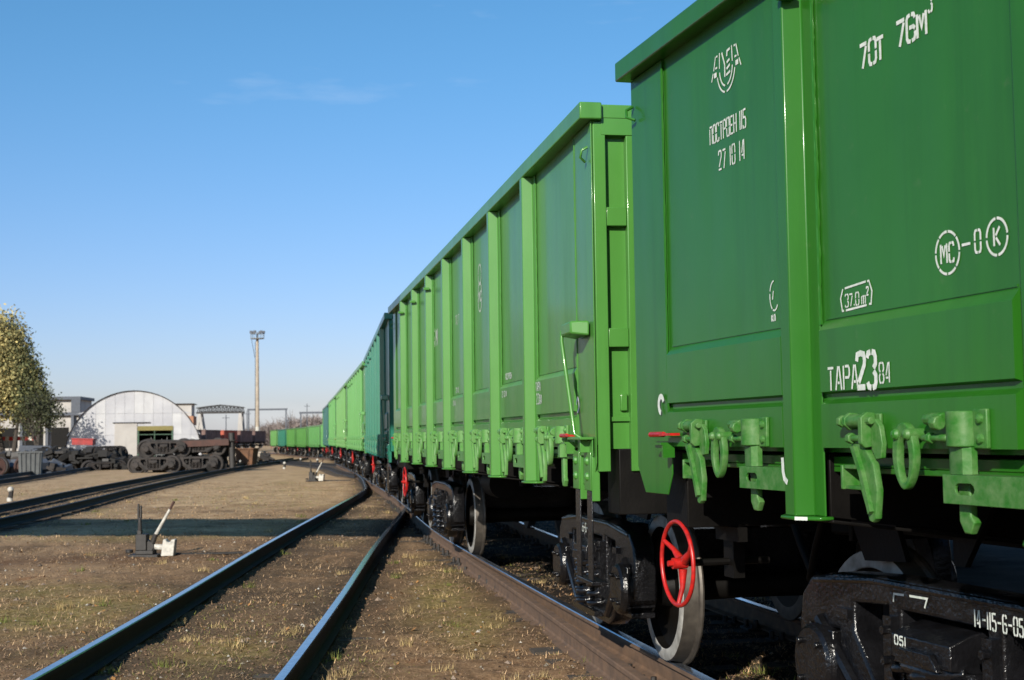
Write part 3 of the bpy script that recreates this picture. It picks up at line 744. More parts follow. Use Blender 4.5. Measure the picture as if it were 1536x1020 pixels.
def grow(a, b, s0, k):
    out = [a]; s = s0
    while out[-1] < b: out.append(out[-1]+s); s *= k
    return out
xsn = list(np.arange(-8, 3.0, .055)); xs_ = sorted(set([-v for v in grow(8.06, 1500, .08, 1.06)]+xsn+grow(3.0, 1500, .08, 1.06)))
ys_ = sorted(set([-v for v in grow(-4.4, 120, .3, 1.2)]+grow(4.5, 2500, .042, 1.0085)))
X, Y = np.meshgrid(np.array(xs_), np.array(ys_)); Z = gz(X, Y)
nx, ny = len(xs_), len(ys_)
me = bpy.data.meshes.new('ground')
me.vertices.add(nx*ny); me.vertices.foreach_set('co', np.stack([X, Y, Z], -1).ravel().astype('f4'))
ii = (np.arange(ny-1)[:,None]*nx+np.arange(nx-1)[None,:]).ravel()
quads = np.stack([ii, ii+1, ii+nx+1, ii+nx], 1)
me.loops.add(quads.size); me.loops.foreach_set('vertex_index', quads.ravel().astype('i4'))
me.polygons.add(len(quads)); me.polygons.foreach_set('loop_start', (np.arange(len(quads))*4).astype('i4'))
me.update(calc_edges=True); me.validate()
dirt_and_shade = np.exp(-(raildist(X, Y)/.42)**2)*.9+.55*np.clip(1-np.abs(trackdist(X,Y))/1.5, 0, 1)*(fbm(X,Y,.9,3,21) > .45)
dirt_and_shade = np.clip(dirt_and_shade*(.55+.9*fbm(X, Y, 2.2, 3, 5)), 0, 1)
right = np.clip((X-np.interp(Y, T_pts[:,1], T_pts[:,0])+.75)/.35, 0, 1)*(Y < 120)  # mask for the train's shade, put into the ground colour from the track rightwards
dirt_and_shade = np.maximum(dirt_and_shade, right*np.clip(1.15-.25*fbm(X,Y,3,3,31), 0, 1))  # rail dirt joined with the painted train shade
moss = np.zeros_like(X)
for mx_, my_, rx_, ry_, k_ in ((-4.4,13.8,1.3,1.6,.9),(-5.4,15.6,1.2,1.1,.7),(-.75,15.5,.40,2.8,1.0),(-.35,12.4,.35,1.5,.9),(-1.15,19.0,.35,1.5,.6),(-2.2,10.9,.45,.8,.8),(-6.5,24,2.0,1.0,.6)):
    moss = np.maximum(moss, k_*np.exp(-((X-mx_)/rx_)**2-((Y-my_)/ry_)**2))
moss = np.clip(moss*1.5*(.3+1.3*fbm(X,Y,2.6,4,71))-.15, 0, 1)
a3 = me.attributes.new('moss', 'FLOAT', 'POINT'); a3.data.foreach_set('value', moss.ravel().astype('f4'))
lane = np.exp(-((Y-20.3-.1*X)/.9)**2)*(X < -3.2)*np.clip(1.6*fbm(X,Y,.7,3,81)-.1, 0, 1)
a4 = me.attributes.new('lane', 'FLOAT', 'POINT'); a4.data.foreach_set('value', lane.ravel().astype('f4'))
a5 = me.attributes.new('train_shade', 'FLOAT', 'POINT'); a5.data.foreach_set('value', right.ravel().astype('f4'))
dryv = np.clip((Y-17)/20+(fbm(X,Y,.35,4,61)-.5)*1.6, 0, 1)
a2 = me.attributes.new('dry', 'FLOAT', 'POINT'); a2.data.foreach_set('value', dryv.ravel().astype('f4'))
at_ = me.attributes.new('dirt_and_shade', 'FLOAT', 'POINT'); at_.data.foreach_set('value', dirt_and_shade.ravel().astype('f4'))
t = NT('yard_ground'); co = t.co()
f2 = t.noise(1.6, 6, .7); f3 = t.noise(11, 6, .7); f4 = t.noise(48, 5, .7)
dry = t.n('ShaderNodeAttribute', _attribute_name='dry').outputs['Fac']; at2 = t.n('ShaderNodeAttribute', _attribute_name='dirt_and_shade')
def mask(scale, a, b, k=1.0, **kw): return t.ramp(t.noise(scale, 6, .66, **kw), [(a, (0,0,0)), (b, (k,k,k))])
tan = t.ramp(f2, [(.30, (.38,.235,.125)), (.5, (.55,.37,.205)), (.70, (.70,.50,.295))])
near = t.ramp(f3, [(.30, (.15,.090,.045)), (.5, (.285,.172,.092)), (.70, (.45,.290,.160))])
c = t.mix(dry, near, tan)
wet = t.n('ShaderNodeMath', _operation='MULTIPLY_ADD'); wet.inputs[1].default_value = -.75; wet.inputs[2].default_value = 1.0; t.l(dry, wet.inputs[0])
mk = t.n('ShaderNodeMath', _operation='MULTIPLY'); t.l(mask(.55, .50, .60, .85), mk.inputs[0]); t.l(wet.outputs[0], mk.inputs[1])
c = t.mix(mk.outputs[0], c, t.ramp(f3, [(.3, (.085,.055,.031)), (.7, (.21,.135,.075))]))
c = t.mix(mask(.42, .56, .66, .4, stretch=(1, .6, 1)), c, t.ramp(f3, [(.3, (.11,.105,.022)), (.7, (.27,.245,.060))]))
c = t.mix(mask(.9, .60, .68, .6), c, (.27, .125, .055))
A_ = lambda nm: t.n('ShaderNodeAttribute', _attribute_name=nm).outputs['Fac']
c = t.mix(A_('moss'), c, t.ramp(f3, [(.3, (.15,.115,.032)), (.5, (.28,.205,.076)), (.7, (.46,.335,.15))]))
c = t.mix(A_('lane'), c, t.ramp(f3, [(.3, (.12,.065,.035)), (.7, (.24,.135,.07))]))
c = t.mix(t.ramp(f3, [(.60, (0,0,0)), (.70, (.75,.75,.75))]), c, (.10, .068, .042))
c = t.mix(at2.outputs['Fac'], c, t.ramp(f4, [(.3, (.040,.029,.020)), (.7, (.17,.118,.074))]))
c = t.mix(1.0, c, t.ramp(f4, [(.28, (.5,.5,.5)), (.62, (1,1,1))]), 'MULTIPLY')
c = t.mix(A_('train_shade'), c, (.018, .014, .011))  # shade under and beyond the train painted as near-black ground
t.base(c); t.set(Roughness=.95, Specular__IOR__Level=.15)
t.bump(f3, .5, .03); t.bump(f4, .6, .012)
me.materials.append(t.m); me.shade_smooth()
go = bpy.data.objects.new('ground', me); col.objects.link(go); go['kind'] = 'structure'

# loose cover: dry grass, clods and leaves
def soup(name, tris, cols, mat, label):
    """tris (n,k,3) polygons with one colour each"""
    n, k, _ = tris.shape
    me = bpy.data.meshes.new(name)
    me.vertices.add(n*k); me.vertices.foreach_set('co', tris.reshape(-1).astype('f4'))
    me.loops.add(n*k); me.loops.foreach_set('vertex_index', np.arange(n*k, dtype='i4'))
    me.polygons.add(n); me.polygons.foreach_set('loop_start', (np.arange(n)*k).astype('i4'))
    me.update(calc_edges=True); me.validate()
    a = me.attributes.new('tint', 'FLOAT_COLOR', 'POINT')
    c4 = np.concatenate([np.repeat(cols, k, 0), np.ones((n*k,1))], 1); a.data.foreach_set('color', c4.ravel().astype('f4'))
    me.materials.append(mat); o = bpy.data.objects.new(name, me); col.objects.link(o)
    if label: o['label'] = label
    o['kind'] = 'stuff'; return o
def tintmat(name, rough=.8):
    t = NT(name); a = t.n('ShaderNodeAttribute', _attribute_name='tint'); t.base(a.outputs['Color']); t.set(Roughness=rough, Specular__IOR__Level=.2); return t.m
TM = tintmat('straw_and_clods')
def scatter(n, ymin, ymax, pw=1.6):
    u = RNG.random(n); y = ymin*(ymax/ymin)**(u**pw if pw else u)
    x = -.40*y+RNG.random(n)*(.40*y+np.minimum(.28*y, 3.2)); return x, y
N = 340000
x, y = scatter(N, 6.6, 55, 1.25); dens = fbm(x, y, .8, 4, 40)*.75+fbm(x,y,5,2,44)*.4; rd = raildist(x, y)
keep = (RNG.random(N) < np.clip((dens-.35)*3, .05, 1)) & (rd > .06) & (RNG.random(N) < np.clip(.12+rd*1.5, 0, 1))
x, y = x[keep], y[keep]; n = len(x); z = gz(x, y)-.004
az = RNG.random(n)*2*PI; up = np.where(RNG.random(n) < .12, RNG.uniform(.3, .8, n), RNG.uniform(.0, .2, n)); ln = RNG.uniform(.018, .06, n)*(1+.006*y); wd = (.0013+.00022*y)*RNG.uniform(.6, 1.4, n)
dx, dy, dz = np.cos(az)*np.sqrt(1-up**2)*ln, np.sin(az)*np.sqrt(1-up**2)*ln, up*ln
wx, wy = -np.sin(az)*wd, np.cos(az)*wd
tri = np.stack([np.stack([x-wx, y-wy, z], 1), np.stack([x+wx, y+wy, z], 1), np.stack([x+dx, y+dy, z+dz+.006], 1)], 1)
g_ = fbm(x*1., y*.45, .5, 4, 77); green = np.clip((g_-.54)*6, 0, .32); gr = (RNG.random(n) < green)[:,None]
straw = np.array([.50,.335,.19])*RNG.uniform(.25, 1.25, (n,1)); grs = np.array([.22,.22,.05])*RNG.uniform(.5, 1.2, (n,1))
soup('dry_grass', tri, np.where(gr, grs, straw), TM, 'dry straw coloured grass covering the yard soil')
nt_ = 220; tx_, ty_ = scatter(nt_, 6.8, 40, 1.1); ok = (raildist(tx_, ty_) > .12) & (fbm(tx_, ty_, .7, 3, 90) > .46); tx_, ty_ = tx_[ok], ty_[ok]; m_ = 42
bx_ = np.repeat(tx_, m_)+RNG.normal(size=len(tx_)*m_)*.045; by_ = np.repeat(ty_, m_)+RNG.normal(size=len(tx_)*m_)*.045; bn = len(bx_)
a_ = RNG.random(bn)*2*PI; h_ = RNG.uniform(.02, .085, bn)*np.repeat(RNG.uniform(.5, 1.3, len(tx_)), m_); ls = RNG.uniform(.2, 1.1, bn)*h_; bz_ = gz(bx_, by_)-.004; w_ = .0014+.00016*by_
tr_ = np.stack([np.stack([bx_-np.sin(a_)*w_, by_+np.cos(a_)*w_, bz_],1), np.stack([bx_+np.sin(a_)*w_, by_-np.cos(a_)*w_, bz_],1), np.stack([bx_+np.cos(a_)*ls, by_+np.sin(a_)*ls, bz_+h_],1)], 1)
tc_ = np.repeat(np.where(RNG.random((len(tx_),1)) < .35, np.array([.16,.18,.045]), np.array([.46,.34,.16])), m_, 0)*RNG.uniform(.5,1.2,(bn,1))
soup('grass_tufts', tr_, tc_, TM, 'small tufts of weeds and dry grass in the yard')
def pebbles(n, ymin, ymax, smin, smax, colf, name, label, nearrail=False):
    x, y = scatter(n, ymin, ymax, 1.2); rd = raildist(x, y)
    k = (rd > .05) & ((RNG.random(n) < np.exp(-rd/.35)+.14*(fbm(x, y, .8, 3, 15) > .48)+.06) if nearrail else True); x, y = x[k], y[k]; n = len(x)
    s = RNG.uniform(smin, smax, n)**1.0*(1+.01*y); z = gz(x, y)+s*.1
    off = np.array([[1,0,0],[0,1,0],[-1,0,0],[0,-1,0],[0,0,.8],[0,0,-.6]])
    V = np.stack([x,y,z],1)[:,None,:]+off[None]*s[:,None,None]*RNG.uniform(.55,1.25,(n,6,1)); a = RNG.random(n)*PI
    rx = V-np.stack([x,y,z],1)[:,None]; ca, sa = np.cos(a)[:,None], np.sin(a)[:,None]
    V = np.stack([rx[...,0]*ca-rx[...,1]*sa+x[:,None], rx[...,0]*sa+rx[...,1]*ca+y[:,None], V[...,2]], -1)
    F = np.array([[0,1,4],[1,2,4],[2,3,4],[3,0,4]]); tr = V[:,F].reshape(-1,3,3)
    return soup(name, tr, np.repeat(colf(n), 4, 0), TM, label)
pebbles(70000, 6.6, 40, .003, .014, lambda n: np.array([.13,.082,.052])*RNG.uniform(.25,1.7,(n,1)), 'soil_clods', 'dark crumbly soil and ballast beside the rails', True)
pebbles(900, 6.6, 45, .006, .02, lambda n: np.where(RNG.random((n,1)) < .5, np.array([.42,.39,.34]), np.array([.20,.17,.13]))*RNG.uniform(.6,1.1,(n,1)), 'pale_pebbles', 'pale pebbles scattered over the yard')
pebbles(450, 6.6, 42, .012, .034, lambda n: np.array([.17,.13,.10])*RNG.uniform(.4,1.5,(n,1)), 'loose_stones', 'loose brown and grey stones lying in the yard soil')
n = 700; x, y = scatter(n, 6.6, 38, 1.1); z = gz(x, y)+.012; a = RNG.random(n)*2*PI; s = RNG.uniform(.012,.032,n)
q = np.array([[1,0],[.2,.6],[-1,0],[.2,-.6]]); ca, sa = np.cos(a)[:,None], np.sin(a)[:,None]
tl_ = RNG.uniform(-.7,.7,(n,1))
V = np.stack([x[:,None]+(q[:,0]*ca-q[:,1]*sa)*s[:,None], y[:,None]+(q[:,0]*sa+q[:,1]*ca)*s[:,None], z[:,None]+q[None,:,0]*s[:,None]*tl_], -1)
soup('fallen_leaves', V, np.array([.34,.17,.06])*RNG.uniform(.4,1.3,(n,1)), TM, 'small fallen brown leaves on the ground')

# ------------------------------------------------------------------ switch stands and marker posts
def switch_stand():
    r = empty('switch_stand')
    b = MB(); b.box(-.30,.16,-.16,.16,.0,.05); b.box(-.20,.08,-.12,.12,.0502,.11); b.box(-.20,-.03,-.10,.10,.1102,.36); b.prism([(-.03,.11),(.10,.11),(.02,.24),(-.03,.28)], 'y', -.05, .05); b.tube([(-.32,0,.07),(-.32,-.0,.12)], .06, 10)
    b.build('base', M['iron'], r, 30, .01)
    p = MB(); p.box(-.185,-.125,-.05,.05,.05,.42); p.tube([(-.155,0,.42),(-.158,0,.62)], [.035,.024], 8); p.box(-.192,-.166,-.025,.025,.60,.83); p.box(-.152,-.128,-.025,.025,.60,.80); p.build('post', M['iron'], r, 30, .004)
    v = MB(); v.tube([(.02,0,.16),(.10,-.02,.36)], .04, 10); v.lathe([(-.07,0),(-.07,.075),(.07,.075),(.07,0)], (.0,0,.17), 'y', 16); v.build('pivot', M['iron'], r, 35)
    l = MB(); l.tube([(.09,-.02,.335),(.325,-.05,.74)], [.030,.022], 10, 0); l.tube([(.325,-.05,.74),(.39,-.06,.86)], [.018,.022], 8, 1); l.build('lever', [M['whitep'], M['scrapred']], r, 40)
    a = MB(); a.tube([(.05,0,.16),(.22,-.03,.15)], .045, 8); a.build('weight_arm', M['whitep'], r, 40)
    w = MB(); w.prism([(.20,.02),(.395,.02),(.42,.275),(.36,.275),(.345,.235),(.295,.235),(.275,.28),(.235,.28)], 'y', -.12, .05); w.build('counterweight', M['whitep'], r, 30, .012)
    d = MB(); d.tube([(-.05,0,.05),(.5,.1,.03),(1.4,.25,.03)], .02, 6); d.build('drive_rod', M['iron'], r, 40)
    return r
s1 = switch_stand(); s1.location = (-5.24,20.0,-.01); s1.scale = (.92,.92,.92)
tag(s1, 'near switch stand with raised white lever and white counterweight', 'switch stand', 'hand switch stands')
s2 = copy_tree(s1); s2.location = (-7.75,54.0,0); s2.scale = (1,1,1); s2.rotation_euler = (0,0,-.25)
tag(s2, 'far switch stand with white lever beside the bend of the near track', 'switch stand', 'hand switch stands')
def marker():
    r = empty('marker_post'); b = MB()
    b.lathe([(0,.085),(.09,.08),(.12,.05),(.12,0)], (0,0,0), 'z', 12); b.build('foot', M['whitep'], r, 40)
    s = MB(); s.tube([(.02,0,.10),(.04,0,.30)], .07, 8); s.build('shaft', M['iron'], r, 40)
    h = MB(); h.lathe([(.28,0),(.285,.07),(.32,.088),(.37,.078),(.41,.04),(.415,0)], (.02,0,0), 'z', 12); h.build('cap', M['whitep'], r, 40); return r
mk0 = marker()
mks = [(-14.3,39.4,'white capped black marker post at the left edge beside the curved track'),(-13.2,79.8,'white capped marker post just left of the far switch stand'),(-18.75,95,'white marker post beside the rusty scrap bins, left of a pair'),(-19.0,102.4,'white marker post beside the rusty scrap bins, right of a pair'),(-13.95,98.5,'white marker post under the distant pale green wagons beyond the far switch stand'),(-16.75,109,'white marker post standing in front of the distant teal and green wagons')]
for i, (x, y, lab) in enumerate(mks):
    m = mk0 if i == 0 else copy_tree(mk0)
    m.location = (x, y, float(sink(y))); tag(m, lab, 'marker post', 'white capped fouling point markers')

# ------------------------------------------------------------------ scrap beside the tracks
def scrap_bogie(loc, rz, label, mat, tilt=0):
    r = empty('scrap_bogie', loc, rz); r.rotation_euler = (tilt, 0, rz)
    b = bolster(r, 'bolster'); make_bogie(r)
    tag(r, label, 'bogie', 'dismantled bogies'); return r
bog0 = scrap_bogie((-19.3,75,-.10), .10, 'grey brown dismantled bogie at the front left of the pile before the hangar', M['scrap'])
for o in KIDS()[bog0.name]:
    o.data = o.data.copy() if o.data.users > 1 else o.data
    for i in range(len(o.data.materials)): o.data.materials[i] = M['scrap']
spots = [((-17.1,75.6,-.10), .05, 0, 'dismantled bogie at the front right of the pile before the hangar'),
 ((-18.9,75.3,.78), .16, .03, 'dismantled bogie stacked on top of the left one before the hangar'),
 ((-16.9,75.9,.78), -.05, -.03, 'dismantled bogie stacked on top of the right one before the hangar'),
 ((-25.6,86,-.35), .55, .12, 'dark dismantled bogie nearest the white hangar door in the left scrap row'),
 ((-26.0,87.8,.25), .9, -.25, 'dark dismantled bogie on top of the left scrap row by the hangar door')]
for loc, rz, tl2, lab in spots:
    b = copy_tree(bog0, None, ('coil_spring','axle_box') if loc[1] > 80 else ()); b.location = loc; b.rotation_euler = (tl2,0,rz); tag(b, lab, 'bogie', 'dismantled bogies')
fr = empty('scrap_underframe', (-17.6,75.6,1.42), .06); fr.rotation_euler = (0,-.03,.06)
q = MB(); q.box(-1.6,2.2,-.9,.9,.0,.16); q.box(-1.6,2.2,-1.0,-.9,-.12,.22); q.box(-1.6,2.2,.9,1.0,-.12,.22); q.build('deck', M['scrapred'], fr, 30, .01)
q = MB()
for k in range(6): q.box(-1.5+k*.7,-1.42+k*.7,-.89,.89,.161,.24)
q.build('cross_member', M['scrap'], fr, 30)
q = MB(); q.tube([(2.3,-.6,-1.35),(2.3,-.6,.55)], .17, 12); q.lathe([(.30,.3),(.36,.3),(.36,0)], (2.3,-.6,-.2), 'z', 12); q.build('buffer_post', M['iron'], fr, 30)
tag(fr, 'reddish brown scrap underframe lying across the stacked bogies', 'scrap frame')
def bin_(loc, rz, w, d, h, mat, label, ribs=5, cat='scrap bin', taper=.8):
    r = empty('scrap_bin', loc, rz); q = MB(); a, b = w/2, d/2; T = taper
    for (x0,y0,x1,y1) in ((-a,-b,a,-b),(a,-b,a,b),(a,b,-a,b),(-a,b,-a,-b)):
        q.hexa([(x0*T,y0*T,0),(x1*T,y1*T,0),(x1*T*.93,y1*T*.93,0),(x0*T*.93,y0*T*.93,0)], [(x0,y0,h),(x1,y1,h),(x1*.95,y1*.95,h),(x0*.95,y0*.95,h)])
    q.box(-a*T*.9,a*T*.9,-b*T*.9,b*T*.9,.02,.06); q.build('shell', mat, r, 30, .008)
    for k in range(ribs):
        u = -1+2*(k+.5)/ribs; q = MB()
        q.hexa([(u*a*T-.03,-b*T-.06,.05),(u*a*T+.03,-b*T-.06,.05),(u*a*T+.03,-b*T+.0,.05),(u*a*T-.03,-b*T+.0,.05)], [(u*a-.03,-b-.06,h-.06),(u*a+.03,-b-.06,h-.06),(u*a+.03,-b,h-.06),(u*a-.03,-b,h-.06)]); q.build('rib', mat, r, 30)
    q = MB(); q.box(-a-.04,a+.04,-b-.07,-b-.002,h-.06,h+.02); q.box(-a-.04,a+.04,b+.002,b+.06,h-.06,h+.02); q.box(-a-.06,-a-.002,-b,b,h-.058,h+.018); q.box(a+.002,a+.06,-b,b,h-.058,h+.018); q.build('rim', mat, r, 30)
    tag(r, label, cat, 'open scrap bins'); return r
bin_((-25.0,71.8,.0), .25, 1.15, 1.0, 1.18, M['greydark'], 'grey ribbed steel bin at the foot of the left scrap row', 5, taper=.92)
bin_((-20.05,94,-.1), .1, 1.35, 1.6, 1.55, M['rustplate'], 'tall rusty orange brown bin right behind the stacked bogies', 2)
bin_((-18.55,96.5,-.1), -.1, 1.3, 1.4, 1.15, M['rustplate'], 'lower rusty brown bin to the right of the tall one', 2)
def wheelset(loc, rz, label, mat):
    r = empty('scrap_wheelset', loc, rz)
    q = MB(); q.tube([(0,-1.0,0),(0,-.7,0),(0,.7,0),(0,1.0,0)], [.06,.09,.09,.06], 12); q.build('axle', mat, r)
    for s_ in (1,-1):
        q = MB(); q.lathe([(.85,0),(.85,.10),(.80,.13),(.78,.38),(.85,.40),(.85,.46),(.75,.48),(.72,.50),(.72,.40),(.74,.14),(.70,0)], (0,0,0), 'y', 28, None, s_); q.build('wheel', mat, r, 30)
    tag(r, label, 'wheelset', 'loose wheelsets on the left'); return r
wheelset((-26.6,71,.45), .5, 'red brown wheelset lying leftmost at the frame edge', M['scrapred'])
wheelset((-25.6,72.6,.45), .3, 'red brown wheelset between the frame edge and the ribbed grey bin', M['scrapred'])
wheelset((-27.3,75,.42), -.2, 'dark iron wheelset behind the red brown ones', M['scrap'])
def heap(label, cx, cy, wx, wy, h, n, mats, seed):
    rg = random.Random(seed); q = MB()
    for k in range(n):
        u = rg.uniform(-1,1); v = rg.uniform(-1,1); top = h*max(.15, 1-abs(u)**2.2*.7)*rg.uniform(.3,1)
        sx, sy, sz = rg.uniform(.1,.6), rg.uniform(.06,.3), rg.uniform(.04,.22)
        T = Matrix.Translation((cx+u*wx, cy+v*wy, top*.8))@Matrix.Rotation(rg.uniform(0,PI),4,'Z')@Matrix.Rotation(rg.uniform(-.7,.7),4,'Y')
        q.box(-sx,sx,-sy,sy,-sz,sz,rg.randrange(len(mats)),T)
    q.prism([(cx-wx,-.1),(cx+wx,-.1),(cx+wx*.7,h*.55),(cx,h*.7),(cx-wx*.7,h*.55)], 'y', cy-wy*.5, cy+wy*.7, 0)
    o = q.build('scrap_heap', mats, None, 30); tag(o, label, None, None, 'stuff'); return o
heap('dark scrap iron heap right of the ribbed grey bin', -27.6, 87, 3.3, 1.9, 1.5, 260, [M['siderail'],M['siderail'],M['iron']], 3)
heap('broken iron lying among the stacked bogies before the hangar', -17.6, 75.4, 1.6, .5, 1.0, 60, [M['siderail'],M['iron']], 9)
heap('long low dark scrap heap at the left edge', -33.5, 100, 5.2, 2.0, 1.35, 200, [M['iron'],M['scrap'],M['blueiron']], 4)
heap('blue grey scrap beside the red brown wheelsets', -26.2, 76, 1.8, 1.0, .75, 60, [M['scrap'],M['blueiron']], 5)
heap('pale debris and pipes heaped around the foot of the light mast', -22.5, 118, 1.6, 1.5, .45, 40, [M['scrap'],M['concrete'],M['scrap']], 6)
q = MB(); q.box(-.66,.66,-.5,.5,0,.34); q.box(-.70,.70,-.54,.54,.341,.42); q.box(-.5,.5,-.505,-.5005,.06,.28)
ro = q.build('red_tool_chest', M['redold'], None, 30, .02); ro.location = (-27.9,90,1.46); ro.rotation_euler = (0,.03,.1)
tag(ro, 'bright red steel chest on top of the dark scrap before the hangar', 'chest')

# ------------------------------------------------------------------ hangar
hz0 = float(sink(180))
H = empty('arched_hangar', (-49.25,180,hz0), .265); HA, HH = 8.65, 8.78
arch = lambda u: HH*math.sqrt(max(0, 1-(u/HA)**2))**1.06
ring = [(HA*math.cos(PI*i/36), HH*math.sin(PI*i/36)**1.03) for i in range(37)]
q = MB()
for i in range(36):
    a, b = ring[i], ring[i+1]; ka = 1.009
    q.hexa([(a[0]*ka,-.25,a[1]*ka),(b[0]*ka,-.25,b[1]*ka),(b[0],-.25,b[1]),(a[0],-.25,a[1])], [(a[0]*ka,26,a[1]*ka),(b[0]*ka,26,b[1]*ka),(b[0],26,b[1]),(a[0],26,a[1])])
q.build('roof', M['scrap'], H, 30)
q = MB(); u = -8.4
OX0, OX1, OZ = .45, 4.85, 4.15
rng2 = random.Random(5); wdt = 1.2; k = 0
while u < 8.5:
    u1 = min(u+wdt, 8.5); zb = 0; cuts = [0, 3.05, 5.85, 9]
    for r_ in range(3):
        za, zc = cuts[r_], cuts[r_+1]
        segs = [(u, u1)]
        for (p, s_) in segs:
            lo = max(za, OZ) if (p < OX1-.05 and s_ > OX0+.05) else za
            t0, t1 = min(arch(p), zc), min(arch(s_), zc)
            if max(t0, t1) <= lo+.05: continue
            t0, t1 = max(t0, lo+.01), max(t1, lo+.01); yy = -.02*((k+r_) % 2)-rng2.uniform(0,.012)
            q.hexa([(p+.012,yy-.03,lo+.012),(s_-.012,yy-.03,lo+.012),(s_-.012,yy,lo+.012),(p+.012,yy,lo+.012)], [(p+.012,yy-.03,t0-.012),(s_-.012,yy-.03,t1-.012),(s_-.012,yy,t1-.012),(p+.012,yy,t0-.012)], rng2.choice([0,0,1]))
    u = u1; k += 1
q.build('front_wall', [M['galv'], M['galvd']], H, 0)
q = MB(); bk = [(p*.985, z*.985) for p, z in ring]
q.prism([(bk[0][0], 0)]+bk+[(bk[-1][0], 0)], 'y', 20, 20.1); q.build('rear_wall', M['void'], H, 0)
q = MB(); lp_ = [(p*.995, z*.995) for p, z in ring]
q.prism([(HA*.99,0)]+lp_[1:-1]+[(-HA*.99,0),(OX0,0),(OX0,OZ),(OX1,OZ),(OX1,0)], 'y', .012, .05); q.build('front_backing', M['galv'], H, 0)
q = MB(); q.box(-2.45,.35,-.16,-.08,0,4.55); q.box(-2.45,-1.02,-.185,-.161,.1,2.9); q.build('door', M['whitewall'], H, 0)
q = MB(); q.box(-2.7,2.0,-.26,-.09,4.62,4.72); q.build('door_track', M['iron'], H, 0)
q = MB(); q.box(OX0-.05,OX1+.05,-.14,-.075,3.62,4.2); q.build('lintel', M['khaki'], H, 0)
q = MB(); q.box(OX0-.04,OX0+.14,-.15,-.075,0,3.615); q.box(OX1-.14,OX1+.04,-.15,-.075,0,3.615); q.box(2.5,2.6,-.12,-.08,0,3.61); q.box(OX0+.15,2.49,-.12,-.08,3.05,3.15); q.box(2.61,OX1-.15,-.12,-.08,3.05,3.15); q.build('opening_frame', M['greeniron'], H, 0)
q = MB()
for k in range(6): q.box(OX0+.3+k*.68,OX0+.36+k*.68,1.5,1.6,0,2.2+.3*(k%3))
for k in range(4): q.box(OX0+.2,OX1-.2,1.6,1.7,.4+.6*k,.5+.6*k)
q.build('inside_rack', M['grey'], H, 0)
tag(H, 'pale grey sheet metal hangar with an arched roof', 'hangar')
# industrial building behind the tree
bz = float(sink(220)); Bd = empty('factory_building', (-80.5,220,bz), .10)
q = MB(); q.box(-14,11.2,.0,10,0,9.0); q.build('wall', M['whitewall'], Bd, 0)
q = MB(); q.box(-14.3,11.6,-.8,10.3,9.0,9.5); q.build('roof_slab', M['blueiron'], Bd, 0)
q = MB(); q.box(-14.2,11.6,-.75,-.01,6.5,7.0); q.build('floor_band', M['blueiron'], Bd, 0)
for k in range(7):
    q = MB(); x0 = -13.6+k*3.95; q.box(x0,x0+.45,-.7,-.02,0,6.49); q.box(x0,x0+.4,-.65,-.02,7.01,8.99); q.build('column', M['blueiron'], Bd, 0)
for k in range(6):
    q = MB(); x0 = -12.8+k*3.95; q.box(x0,x0+2.7,-.06,-.005,1.4,4.6); q.build('window', M['dark'], Bd, 0)
    if k < 5:
        q = MB(); q.box(x0+.2,x0+2.4,-.06,-.005,7.3,8.4); q.build('window', M['blueiron'], Bd, 0)
q = MB(); q.box(10.2,11.55,-.78,-.3,7.02,9.0); q.build('corner_panel', M['blueiron'], Bd, 0)
tag(Bd, 'pale factory building with dark frame bands behind the autumn tree', 'building')
# striped barrier
q = MB()
for k in range(12): q.box(-3+k*.5,-2.5+k*.5-.003,-.05,.05,2.55,3.05,k % 2)
for k in range(4): q.box(-2.9+k*1.9,-2.8+k*1.9,-.04,.04,0,2.54,1)
br = q.build('striped_barrier', [M['red'], M['whitep']], None, 0); br.location = (-64.5,180,hz0); tag(br, 'red and white striped barrier under the autumn tree', 'barrier')
# parked van by the tree
vz = float(sink(150)); V_ = empty('parked_van', (-51.2,150,vz), .3)
q = MB(); q.prism([(-2.2,.35),(2.2,.35),(2.25,1.0),(1.5,1.15),(1.0,1.85),(-2.1,1.9),(-2.25,1.2)], 'y', -.85, .85); q.build('body', M['blueiron'], V_, 30, .06)
for s_ in (-.856,.853):
    q = MB(); q.prism([(.15,1.2),(1.2,1.2),(.9,1.72),(.15,1.74)], 'y', s_, s_+.003); q.build('window', M['dark'], V_, 0)
for x0 in (-1.4,1.4):
    for s_ in (-.8,.8): q = MB(); q.lathe([(-.1,0),(-.1,.33),(.1,.33),(.1,0)], (x0,s_,.33), 'y', 16); q.build('wheel', M['dark'], V_, 30)
tag(V_, 'dark bluish van parked under the tree beyond the scrap', 'van')

